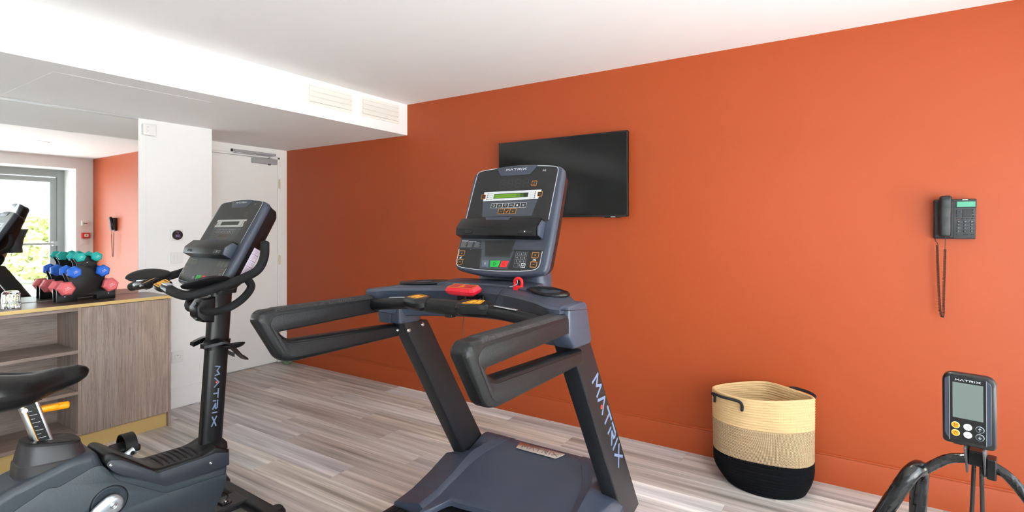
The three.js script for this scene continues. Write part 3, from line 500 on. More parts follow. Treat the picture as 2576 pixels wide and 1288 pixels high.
{ // rope basket
  const t = worldThing('rope_basket', 'tall woven rope basket in cream, speckled and black bands by the orange wall', 'basket', [-0.40, 0, -3.12]);
  const N = 96, rim = [[-0.656, -3.074], [-0.632, -3.13], [-0.542, -3.215], [-0.418, -3.272], [-0.307, -3.218], [-0.176, -3.128], [-0.163, -3.095], [-0.216, -3.046], [-0.311, -2.992], [-0.41, -2.968], [-0.483, -2.966], [-0.577, -2.993], [-0.635, -3.035]];
  const rc = new THREE.CatmullRomCurve3(rim.map(([x, z]) => V(x, 0, z)), true, 'centripetal').getSpacedPoints(N).slice(0, N);
  // start both loops at the same bearing so that the walls do not twist
  const cx = -0.405, cz = -3.115, bearing = (p) => Math.atan2(p.z - cz, p.x - cx);
  const rimAt = (a) => { let best = null, bd = 9; for (let i = 0; i < N; i++) { const p = rc[i], q = rc[(i + 1) % N]; let ap = bearing(p), aq = bearing(q); let d = ap - a; while (d > Math.PI) d -= 2 * Math.PI; while (d < -Math.PI) d += 2 * Math.PI; let e = aq - a; while (e > Math.PI) e -= 2 * Math.PI; while (e < -Math.PI) e += 2 * Math.PI; if ((d <= 0) !== (e <= 0) && Math.abs(d) < 1.5) return p.clone().lerp(q, Math.abs(d) / (Math.abs(d) + Math.abs(e))); if (Math.abs(d) < bd) { bd = Math.abs(d); best = p; } } return best.clone(); };
  const bearings = [...Array(N)].map((_, k) => k / N * 2 * Math.PI), rimP = bearings.map(rimAt);
  const belly = bearings.map((a) => V(-0.41 + 0.243 * Math.sign(Math.cos(a)) * Math.abs(Math.cos(a)) ** 0.8, 0, -3.117 + 0.165 * Math.sign(Math.sin(a)) * Math.abs(Math.sin(a)) ** 0.85));
  const base = bearings.map((a) => V(-0.395 + 0.19 * Math.cos(a), 0, -3.11 + 0.158 * Math.sin(a)));
  const H = 0.497, rows = 34;
  const pointAt = (k, y, off) => { // wall point of column k at height y, pushed out by off
    const s = y / H; let p;
    if (s < 0.24) { const q = Math.sin(s / 0.24 * Math.PI / 2); p = base[k].clone().lerp(belly[k], q); } else p = belly[k].clone().lerp(rimP[k], sm(0.24, 1, s));
    const dent = 0.008 * Math.exp(-(((bearings[k] - 1.35) / 0.4) ** 2)) * Math.sin(clamp(s) * Math.PI);   // soft fold in the front
    const d = V(p.x - cx, 0, p.z - cz).normalize(); p.addScaledVector(d, off - dent); p.y = y + 0.014 * Math.sin(bearings[k] * 1 + 2.6) * s; return p;
  };
  const arcs = [0]; for (let k = 1; k <= N; k++) arcs.push(arcs[k - 1] + belly[k % N].distanceTo(belly[k - 1]));   // stitches are evenly spaced round the wall
  const even = (g) => { const uv = g.attributes.uv; for (let i = 0; i < uv.count; i++) { const k = uv.getX(i) * N, f = Math.min(N - 1, Math.floor(k + 1e-4)); uv.setX(i, lerp(arcs[f], arcs[f + 1], k - f) / arcs[N]); } return g; };
  const wall = (y0, y1, n, thick) => { const rings = [], S = 6; for (let r = 0; r < n; r++) for (let j = 0; j <= S; j++) { const y = y0 + (y1 - y0) * (r + j / S) / n, b = Math.sqrt(Math.max(0, 1 - (2 * j / S - 1) ** 2)); rings.push([...bearings, 0].map((_, k) => pointAt(k % N, Math.min(y, H), thick * b))); } return rings; };
  const skin = (rings, flip) => even(loft(rings, { closed: false, caps: false, crease: 1.2, flip }));
  const band = (y0, y1, n, inner) => { const out = wall(y0, y1, n, 0.0042), parts = [skin(out, true)]; if (inner) { const inn = wall(y0, y1, n, -0.0042).map((r) => r.map((p) => { const d = V(p.x - cx, 0, p.z - cz).normalize(); return p.addScaledVector(d, -0.007); })); parts.push(skin(inn, false)); parts.push(skin([out[out.length - 1], inn[inn.length - 1]], true)); } return parts; };
  const yA = 0.168, yB = 0.335;
  const stitch = (dark, light, tight) => dataTex(256, 128, (u, v, px, py) => { const row = Math.floor(py / 16), q = (py % 16) / 16, a = (px + q * 4.5 + row * 3) % 8, n = fbm(px * 0.4, py * 0.4, 2), e = Math.sqrt(Math.max(0, 1 - (2 * q - 1) ** 2)); const s = sm(0, 2.4, a) * (1 - sm(5.4, 7.6, a)) * sm(0.05, 0.55, e); return [0, 1, 2].map((k) => lerp(dark[k], light[k], clamp(s * tight[0] + tight[1] + 0.25 * (n - 0.5)))); }, true, THREE.RepeatWrapping);   // slanted stitches, one row of them to each coil of rope
  const rep = (tx, rowsN) => { tx.repeat.set(7, rowsN / 8); return tx; };
  const nA = 11, nB = 12, nC = 12;
  part(t, 'black_band', [...band(0.0, yA, nA, false), loft([wall(0, 0.01, 1, 0)[0], [...bearings, 0].map(() => V(-0.395, 0.001, -3.11))], { closed: false, caps: false })], mat(0xffffff, 0.9, { specularIntensity: 0.3, map: rep(stitch([3, 3, 4], [15, 15, 18], [0.8, 0.1]), nA) }));
  part(t, 'speckled_band', band(yA, yB, nB, false), mat(0xffffff, 0.9, { specularIntensity: 0.3, map: rep(stitch([26, 21, 18], [214, 184, 144], [1.0, 0.0]), nB) }));
  part(t, 'cream_band', band(yB, H, nC, true), mat(0xffffff, 0.9, { specularIntensity: 0.3, map: rep(stitch([188, 153, 107], [214, 181, 134], [0.8, 0.2]), nC) }));
  part(t, 'lining', loft([...Array(8)].map((_, i) => bearings.map((_, k) => { const p = pointAt(k, lerp(0.02, yB + 0.004, i / 7), -0.010); return p; })), { caps: false }), mat(0xb08d62, 0.9));
  part(t, 'inner_base', loft([bearings.map((_, k) => pointAt(k, 0.02, -0.010)), bearings.map(() => V(-0.395, 0.02, -3.11))], { caps: false, flip: true }), mat(0x3a342e, 0.9));
  const rope = mat(0x17161a, 0.85);
  const hnd = (k0, k1, out, up, yb) => { const a = pointAt(k0, yb, 0.010), b = pointAt(k1, yb, 0.010), n = a.clone().add(b).multiplyScalar(0.5).sub(V(cx, a.y, cz)); n.y = 0; n.normalize(); const a1 = a.clone().addScaledVector(n, out * 0.4), b1 = b.clone().addScaledVector(n, out * 0.4); a1.y += up; b1.y += up; const m = a1.clone().lerp(b1, 0.5).addScaledVector(n, out * 0.6); m.y += 0.004; const a0 = a.clone(), b0 = b.clone(); a0.y -= 0.028; b0.y -= 0.028; return tube([a0, a, a1, m, b1, b, b0], 0.0075, 48, 10); };
  const kOf = (a) => Math.round(((a / (2 * Math.PI)) % 1 + 1) % 1 * N) % N;
  part(t, 'handle', hnd(kOf(2.75), kOf(2.05), 0.035, 0.018, 0.462), rope, { label: 'black rope handle' });
  part(t, 'handle', hnd(kOf(-0.15), kOf(-0.85), 0.045, 0.02, 0.468), rope, { label: 'black rope handle' });
}

// ------------------------------------------------------------------ console shared by treadmill and bike
// own axes: x to the right, y up the sloping face, z towards the user; origin at the lower edge of the printed face
function facePrint(kind) {
  const S = 2500, W = 1000, Hh = 1120, X = (x) => (x + 0.2) * S, Y = (s) => (0.415 - s) * S, tread = kind === 'treadmill';
  return canvasTex(W, Hh, (g) => {
    const poly = (pts, fill, stroke, lw) => { g.beginPath(); pts.forEach(([x, s], i) => g[i ? 'lineTo' : 'moveTo'](X(x), Y(s))); g.closePath(); if (fill) { g.fillStyle = fill; g.fill(); } if (stroke) { g.strokeStyle = stroke; g.lineWidth = lw; g.stroke(); } };
    const txt = (s, x, y, px, col, f = 'sans-serif', al = 'center') => { g.fillStyle = col; g.font = px + 'px ' + f; g.textAlign = al; g.textBaseline = 'middle'; g.fillText(s, X(x), Y(y)); };
    const OR = tread ? '#d98a2b' : '#8a5a2a', WH = tread ? '#c6c9cc' : '#a0a1a0', dim = tread ? '#c9ccd0' : '#6f7170';
    g.fillStyle = tread ? '#141416' : '#1c1d1e'; g.fillRect(0, 0, W, Hh);
    seed = tread ? 77 : 78; for (let i = 0; i < 2600; i++) { g.fillStyle = 'rgba(200,205,210,' + (0.01 + 0.03 * rnd()) + ')'; g.fillRect(rnd() * W, rnd() * Hh, 1 + rnd() * 3, 1 + rnd() * 3); }
    // seven segment display, switched off
    g.strokeStyle = tread ? '#26272a' : '#222'; g.lineWidth = 7;
    for (let k = 0; k < 4; k++) { const x0 = -0.064 + k * 0.036, x1 = x0 + 0.022; for (const s of [0.318, 0.334, 0.35]) { g.beginPath(); g.moveTo(X(x0 + 0.002), Y(s)); g.lineTo(X(x1 - 0.002), Y(s)); g.stroke(); } for (const x of [x0, x1]) { g.beginPath(); g.moveTo(X(x), Y(0.319)); g.lineTo(X(x), Y(0.349)); g.stroke(); } }
    const btn = (x0, x1, s0, s1, sign, col) => { poly([[x0, s1], [x1, s1], [x1, s0], [x0, s0]], '#17110c', col, 4); txt(sign, (x0 + x1) / 2, (s0 + s1) / 2, 34, col, 'sans-serif'); };
    btn(0.083, 0.103, 0.320, 0.340, 'Ξ', OR);
    poly([[-0.133, 0.302], [0.131, 0.303], [0.1215, 0.2655], [-0.1295, 0.2625]], tread ? '#bcbec0' : '#a9aaa8');
    poly([[-0.083, 0.2925], [0.0755, 0.2935], [0.0755, 0.2745], [-0.083, 0.2725]], '#1d2413');
    if (tread) { const gr = [['#5f8f12', -0.081, 0.02], ['#4a7410', 0.02, 0.04], ['#33520d', 0.04, 0.056]]; for (const [c, a, b] of gr) poly([[a, 0.290], [b, 0.2905], [b, 0.2755], [a, 0.275]], c); for (let k = 0; k < 34; k++) { g.fillStyle = 'rgba(20,40,5,0.35)'; g.fillRect(X(-0.081 + k * 0.004), Y(0.29), 2, Y(0.2755) - Y(0.29)); } g.fillStyle = 'rgba(15,30,5,0.45)'; g.fillRect(X(-0.081), Y(0.2835), 0.137 * S, 3); }
    for (let k = 0; k < 4; k++) { g.fillStyle = '#3a3c3e'; for (const [x, w] of [[-0.113, 8], [-0.090, 4], [0.083, 4], [0.105, 9]]) { g.beginPath(); g.arc(X(x), Y(0.2945 - k * 0.008), w * 0.7, 0, 7); g.fill(); } g.fillRect(X(-0.108), Y(0.2945 - k * 0.008), 38, 1.5); g.fillRect(X(0.086), Y(0.2945 - k * 0.008), 38, 1.5); }
    btn(-0.143, -0.1225, 0.273, 0.291, '÷', OR); btn(0.116, 0.136, 0.2765, 0.2945, '÷', OR);
    poly([[-0.129, 0.2605], [0.120, 0.2625], [0.107, 0.199], [-0.118, 0.197]], tread ? '#3d434c' : '#34373a'); g.strokeStyle = tread ? '#2c3138' : '#2c2e31'; g.lineWidth = 3; for (let s = 0.201; s < 0.26; s += 0.0036) { g.beginPath(); g.moveTo(X(-0.124), Y(s)); g.lineTo(X(0.113), Y(s)); g.stroke(); }
    for (let k = 0; k < 6; k++) { const x0 = -0.086 + k * 0.027; poly([[x0, 0.2515], [x0 + 0.026, 0.252], [x0 + 0.026, 0.2335], [x0, 0.233]], '#131315', WH, 3.5); g.strokeStyle = WH; g.lineWidth = 3; const cx = X(x0 + 0.013), cy = Y(0.2425); g.beginPath(); if (k === 0) { g.arc(cx, cy, 11, 0, 7); g.moveTo(cx, cy - 6); g.lineTo(cx, cy); g.lineTo(cx + 4, cy + 4); } else if (k === 1) { g.moveTo(cx - 13, cy + 6); g.lineTo(cx + 13, cy + 6); for (const d of [-7, 0, 7]) { g.moveTo(cx + d, cy + 4); g.lineTo(cx + d, cy - 7); } } else if (k === 2) { g.moveTo(cx, cy + 11); g.lineTo(cx - 11, cy - 3); g.lineTo(cx - 6, cy - 9); g.lineTo(cx, cy - 4); g.lineTo(cx + 6, cy - 9); g.lineTo(cx + 11, cy - 3); g.closePath(); } else if (k === 3) { g.moveTo(cx - 15, cy + 6); g.lineTo(cx - 8, cy - 7); g.lineTo(cx, cy + 5); g.lineTo(cx + 7, cy - 7); g.lineTo(cx + 15, cy + 6); } else if (k === 4) { g.fillStyle = WH; g.ellipse(cx, cy + 1, 8, 10, 0, 0, 7); g.fill(); } else { g.rect(cx - 8, cy - 8, 16, 18); g.moveTo(cx - 5, cy - 3); g.lineTo(cx + 5, cy - 3); g.moveTo(cx - 5, cy + 3); g.lineTo(cx + 5, cy + 3); } g.stroke(); }
    ['−', '✓', '+'].forEach((c, k) => { const x0 = -0.0465 + k * 0.027; poly([[x0, 0.2285], [x0 + 0.0265, 0.2285], [x0 + 0.0265, 0.2085], [x0, 0.2085]], '#15120f', OR, 3.5); if (c === '✓') { g.strokeStyle = OR; g.lineWidth = 6; g.beginPath(); g.moveTo(X(x0 + 0.008), Y(0.218)); g.lineTo(X(x0 + 0.012), Y(0.2145)); g.lineTo(X(x0 + 0.019), Y(0.2225)); g.stroke(); } else txt(c, x0 + 0.013, 0.218, 46, OR); });
    // wireless mark
    g.strokeStyle = WH; g.lineWidth = 3; for (const r of [9, 16]) for (const a of [0, Math.PI]) { g.beginPath(); g.arc(X(0.127), Y(0.382), r, a - 0.8, a + 0.8); g.stroke(); } g.fillStyle = WH; g.beginPath(); g.arc(X(0.127), Y(0.382), 4, 0, 7); g.fill();
    // lower field
    poly([[-0.2, 0.105], [0.2, 0.105], [0.2, 0.066], [-0.2, 0.066]], tread ? '#353a45' : '#232427');
    poly([[-0.197, 0.099], [-0.096, 0.099], [-0.096, 0.070], [-0.197, 0.071]], '#18181a'); g.fillStyle = tread ? '#b9bcbf' : '#7b7a5f'; g.fillRect(X(-0.192), Y(0.0975), 80, 7); g.fillRect(X(-0.157), Y(0.0955), 90, 5);
    for (let c = 0; c < 3; c++) for (let r = 0; r < 9; r++) { g.fillStyle = tread ? 'rgba(190,194,198,0.55)' : 'rgba(130,130,100,0.6)'; g.fillRect(X(-0.193 + c * 0.0325), Y(0.0925 - r * 0.0024), (0.022 + 0.007 * rnd()) * S, 3); }
    if (!tread) for (let c = 0; c < 3; c++) for (let r = 0; r < 10; r++) { g.fillStyle = 'rgba(130,130,100,0.6)'; g.fillRect(X(0.085 + c * 0.032), Y(0.0945 - r * 0.0026), (0.02 + 0.008 * rnd()) * S, 3); }
    poly([[-0.081, 0.1], [0.06, 0.102], [0.0445, 0.044], [0.04, 0.038], [-0.062, 0.038], [-0.068, 0.044]], tread ? '#151517' : '#2a2b2c', tread ? '#2a2e36' : '#3a3b3c', 4);
    poly([[-0.087, 0.065], [-0.071, 0.065], [-0.068, 0.036], [0.046, 0.036], [0.054, 0.065], [0.061, 0.065], [0.046, -0.01], [-0.08, -0.012]], tread ? '#343a43' : '#26292c'); g.strokeStyle = tread ? '#474e58' : '#2f3235'; g.lineWidth = 3; for (let s = -0.009; s < 0.034; s += 0.0036) { g.beginPath(); g.moveTo(X(-0.08), Y(s)); g.lineTo(X(0.048 + s * 0.2), Y(s)); g.stroke(); }
    // number pad
    for (let r = 0; r < 4; r++) for (let c = 0; c < 3; c++) { const x0 = 0.0705 + c * 0.0157, s0 = 0.0432 - r * 0.0143; poly([[x0, s0 + 0.0143], [x0 + 0.0157, s0 + 0.0143], [x0 + 0.0157, s0], [x0, s0]], '#141416', tread ? '#70757a' : '#3c3d3e', 2.5); const L = ['1', '2', '3', '4', '5', '6', '7', '8', '9', '●', '0', ''][r * 3 + c]; if (L) txt(L, x0 + 0.0078, s0 + 0.0072, 24, dim); }
    poly([[0.1022, 0.0143], [0.118, 0.0143], [0.118, 0.0005], [0.1022, 0.0005]], null, WH, 5); g.strokeStyle = WH; g.lineWidth = 5; g.beginPath(); g.moveTo(X(0.1055), Y(0.008)); g.lineTo(X(0.109), Y(0.0045)); g.lineTo(X(0.1145), Y(0.0115)); g.stroke();
    const pm = (x0, x1, s0, s1, c) => { poly([[x0, s1], [x1, s1], [x1, s0 + 0.004], [x1 - 0.004, s0], [x0, s0]], '#15120f', OR, 4); txt(c, (x0 + x1) / 2, (s0 + s1) / 2, 46, OR); };
    pm(-0.193, -0.1665, 0.035, 0.0555, '+'); pm(-0.192, -0.1665, 0.0005, 0.0205, '−'); pm(0.140, 0.1665, 0.0375, 0.0575, '+'); pm(0.140, 0.1655, 0.003, 0.0225, '−');
    g.fillStyle = WH; for (let k = 0; k < 4; k++) g.fillRect(X(-0.187) + k * 6, Y(0.0245) - 5 - k * 5, 6, 5 + k * 5);
    g.strokeStyle = WH; g.lineWidth = 6; g.beginPath(); g.arc(X(0.153), Y(0.0265), 14, Math.PI, 2 * Math.PI); g.stroke(); g.beginPath(); g.moveTo(X(0.153), Y(0.0265)); g.lineTo(X(0.158), Y(0.0285)); g.stroke();
    txt('ı', -0.140, 0.062, 22, dim); txt('▱', -0.112, 0.05, 20, dim); txt('♙', 0.131, 0.063, 22, dim);
  });
}
function consoleShape(grow = 0) { // outline of the housing seen from the front
  const s = new THREE.Shape(), w = 0.2105 + grow, t = 0.4, b = -0.022 - grow, r = 0.034;
  s.moveTo(-w + 0.003 + r, t + grow); s.quadraticCurveTo(0, 0.432 + grow, w - 0.003 - r, t + grow); s.quadraticCurveTo(w - 0.003, t + grow - 0.004, w - 0.003, t - r + grow);
  s.quadraticCurveTo(w + 0.002, 0.2, w - 0.004, b + r); s.quadraticCurveTo(w - 0.006, b + 0.002, w - 0.006 - r, b - 0.001);
  s.quadraticCurveTo(0, b - 0.032, -w + 0.006 + r, b - 0.001); s.quadraticCurveTo(-w + 0.006, b + 0.002, -w + 0.004, b + r); s.quadraticCurveTo(-w - 0.002, 0.2, -w + 0.003, t - r + grow); s.quadraticCurveTo(-w + 0.003, t + grow - 0.004, -w + 0.003 + r, t + grow);
  return s;
}
function buildConsole(parent, kind, M4) { // M4 places the console in its machine's axes; parts are sub-parts of "console"
  const tread = kind === 'treadmill', T = (g) => g.applyMatrix4(M4);
  const con = part(parent, 'console', T(extrude(consoleShape(), 0.036, 0.012, 5, 24).translate(0, 0, -0.0362)), M.slate, { label: 'console with printed face' });
  // rear housing
  const rings = []; for (const [z, k, up] of [[-0.034, 0.985, 0], [-0.05, 0.965, 0], [-0.075, 0.93, 0.006], [-0.095, 0.84, 0.012], [-0.102, 0.70, 0.016]]) rings.push(consoleShape().getPoints(14).slice(0, -1).map((p) => V(p.x * k, (p.y - 0.19) * k + 0.19 + up, z)));
  part(con, 'rear_housing', T(loft(rings, { crease: 0.5 })), M.blackPlastic);
  // printed face: two flat fields with white line
  const uvFace = (g) => { const p = g.attributes.position, uv = new Float32Array(p.count * 2); for (let i = 0; i < p.count; i++) { uv[i * 2] = (p.getX(i) + 0.2) / 0.4; uv[i * 2 + 1] = 1 - (0.415 - p.getY(i)) / 0.448; } g.setAttribute('uv', new THREE.BufferAttribute(uv, 2)); return g; };
  const face = mat(0xffffff, 0.34, { map: facePrint(kind) });
  const up = [[-0.196, 0.176, 0.002], [0.183, 0.176, 0.002], [0.189, 0.394, 0.022], [0.10, 0.404, 0.05], [0, 0.407, 0.05], [-0.10, 0.404, 0.05], [-0.189, 0.394, 0.022]];
  const lo = [[-0.2, 0.104, 0.002], [-0.2, 0.03, 0.02], [-0.197, -0.008, 0.02], [-0.1, -0.017, 0.06], [0, -0.0185, 0.06], [0.1, -0.015, 0.06], [0.178, -0.006, 0.02], [0.182, 0.03, 0.02], [0.183, 0.104, 0.002]];
  const flat = (pts, z) => uvFace(new THREE.ShapeGeometry(rpoly(pts, 0.004), 10)).translate(0, 0, z);
  part(con, 'display_panel', T(flat(up, 0.0012)), face); part(con, 'keypad_panel', T(flat(lo, 0.0012)), face);
  // white pin lines round both fields
  const line = (pts, r = 0.0011) => { const o = []; for (let i = 0; i + 1 < pts.length; i++) { const a = V(...pts[i], 0.0018), b = V(...pts[i + 1], 0.0018), d = b.clone().sub(a), l = d.length(); o.push(new THREE.BoxGeometry(l + r, 2 * r, 0.0006).rotateZ(Math.atan2(d.y, d.x)).translate((a.x + b.x) / 2, (a.y + b.y) / 2, 0.0016)); } return merge(o); };
  const arc = (pts) => rpoly(pts.map((p) => p), 0.004).getPoints(10).map((p) => [p.x, p.y]);
  const cornerR = [[0.094, 0.4035], [0.14, 0.3995], [0.166, 0.3965], [0.176, 0.394], [0.183, 0.389], [0.1865, 0.381], [0.187, 0.37], [0.182, 0.184]], cornerL = cornerR.slice(0, 8).map(([x, s]) => [-x - 0.001 - (s < 0.3 ? 0.013 : 0), s]);
  const under = [[-0.197, 0.062], [-0.1965, 0.01], [-0.193, 0.0], [-0.184, -0.007], [-0.165, -0.0115], [-0.1, -0.0165], [0, -0.0185], [0.1, -0.0145], [0.145, -0.010], [0.165, -0.004], [0.175, 0.004], [0.178, 0.016], [0.1795, 0.062]];
  for (const l of [cornerR, cornerL, under]) part(con, 'pin_line', T(line(l)), M.letterWhite);
  // brand tab with lettering
  const tab = part(con, 'brand_tab', T(extrude([[-0.0925, 0.4025, 0.002], [-0.067, 0.3685, 0.006], [0.067, 0.3685, 0.006], [0.0925, 0.4025, 0.002], [0, 0.411, 0.05]], 0.0032, 0.001, 2).translate(0, 0, 0)), M.slate);
  part(tab, 'lettering', T(logoGeo(V(-0.0465, 0.3895, 0.0036), V(1, 0, 0), V(0, 1, 0), 0.093, 0.0075, 0.0019, 0.0006)), M.letterWhite);
  // reading rack across the middle
  const rackP = [[0.0, 0.183, 0.001], [0.026, 0.181, 0.004], [0.046, 0.137, 0.005], [0.039, 0.108, 0.004], [0.0, 0.106, 0.001]]; // [out, up]
  const rackG = extrude(rackP, 0.366, 0.004, 2).rotateY(-Math.PI / 2); // shape x -> z, extrusion -> -x
  const rk = part(con, 'reading_rack', T(rackG.translate(0.166, 0, 0.0005)), tread ? M.blackGlossy : M.blackPlastic, { label: 'black reading rack' });
  part(rk, 'rack_notch', T(extrude([[-0.08, 0.1845, 0.002], [-0.073, 0.169, 0.004], [0.024, 0.169, 0.004], [0.037, 0.1845, 0.002]], 0.03, 0.001).translate(0, 0, 0.0)), M.slate);
  for (const d of [1]) part(rk, 'rack_end', T(extrude([[0, 0.172, 0.002], [0.026, 0.172, 0.004], [0.046, 0.139, 0.004], [0.038, 0.111, 0.004], [0, 0.108, 0.001]], 0.006, 0.002, 2).rotateY(-Math.PI / 2).translate(d > 0 ? 0.173 : -0.2005, 0, 0.0005)), M.slate);
  part(rk, 'port', T(box(0.088, 0.148, 0.113, 0.130, 0.036, 0.0445, 0.002)), M.blackGloss); part(rk, 'port', T(box(-0.155, -0.12, 0.114, 0.128, 0.036, 0.0442, 0.002)), M.blackGloss);
  part(rk, 'port_pin', T(box(0.116, 0.120, 0.120, 0.124, 0.044, 0.0455)), M.letterWhite);
  // coloured keys
  const keyG = (pts) => T(extrude(pts.map(([a, b]) => [a, b, 0.002]), 0.0022, 0.0006, 1).translate(0, 0, 0.001));
  part(con, 'pause_key', keyG([[-0.0745, 0.0205], [-0.0435, 0.021], [-0.0405, -0.0045], [-0.0705, -0.0045]]), mat(tread ? 0x4d5864 : 0x363d44, 0.45));
  const gk = part(con, 'start_key', keyG([[-0.0355, 0.0205], [0.0085, 0.022], [0.0035, -0.0035], [-0.032, -0.0042]]), mat(0x0aa53a, 0.45), { label: 'green start key' });
  const sk = part(con, 'stop_key', keyG([[0.0155, 0.021], [0.0465, 0.0215], [0.039, -0.0025], [0.0095, -0.0035]]), mat(0xd8171b, 0.45), { label: 'red stop key' });
  const mk = (pts, w = 0.0011) => { const o = []; for (let i = 0; i + 1 < pts.length; i++) { const [a, b] = pts[i], [c, d] = pts[i + 1]; o.push(new THREE.BoxGeometry(Math.hypot(c - a, d - b) + w * 0.6, w, 0.0005).rotateZ(Math.atan2(d - b, c - a)).translate((a + c) / 2, (b + d) / 2, 0.0034)); } return T(merge(o)); };
  part(gk, 'start_mark', mk([[-0.0185, 0.0015], [-0.0185, 0.0155], [-0.006, 0.008], [-0.0185, 0.0015]]), mat(0x0b3a18, 0.5));
  part(sk, 'stop_mark', mk([[0.0235, 0.005], [0.0235, 0.013], [0.032, 0.013], [0.032, 0.005], [0.0235, 0.005]]), mat(0x5a0a0c, 0.5));
  part(con, 'pause_mark', mk([[-0.0605, 0.004], [-0.0595, 0.0125]]), M.letterWhite); part(con, 'pause_mark', mk([[-0.0555, 0.004], [-0.0545, 0.0125]]), M.letterWhite);
  return con;
}
M.blackGlossy = mat(0x0e0d0e, 0.26, { specularIntensity: 0.6 });
M.grip = (() => { const t = dataTex(128, 128, (u, v, x, y) => { const a = (x % 16) - 8, b = ((y + (Math.floor(x / 16) % 2) * 8) % 16) - 8; return clamp(1 - Math.hypot(a, b) / 6.5); }, false, THREE.RepeatWrapping); return mat(0x1e1e20, 0.5, { bumpMap: t, bumpScale: 0.0016 }); })();
function consoleMatrix(x, y, z, tilt) { return new THREE.Matrix4().makeTranslation(x, y, z).multiply(new THREE.Matrix4().makeRotationX(-tilt)); }
function padLabel(rot) { return canvasTex(128, 96, (g, w, h) => { g.fillStyle = '#151412'; g.fillRect(0, 0, w, h); g.strokeStyle = '#f2a516'; g.lineWidth = 9; g.strokeRect(5, 5, w - 10, h - 10); g.fillStyle = '#f2a516'; g.fillRect(18, 18, 40, h - 36); g.fillRect(68, 18, 42, h - 36); g.fillStyle = '#33240a'; g.font = 'bold 26px sans-serif'; g.textAlign = 'center'; g.textBaseline = 'middle'; g.fillText('−', 38, h / 2); g.fillText('+', 89, h / 2); }); }

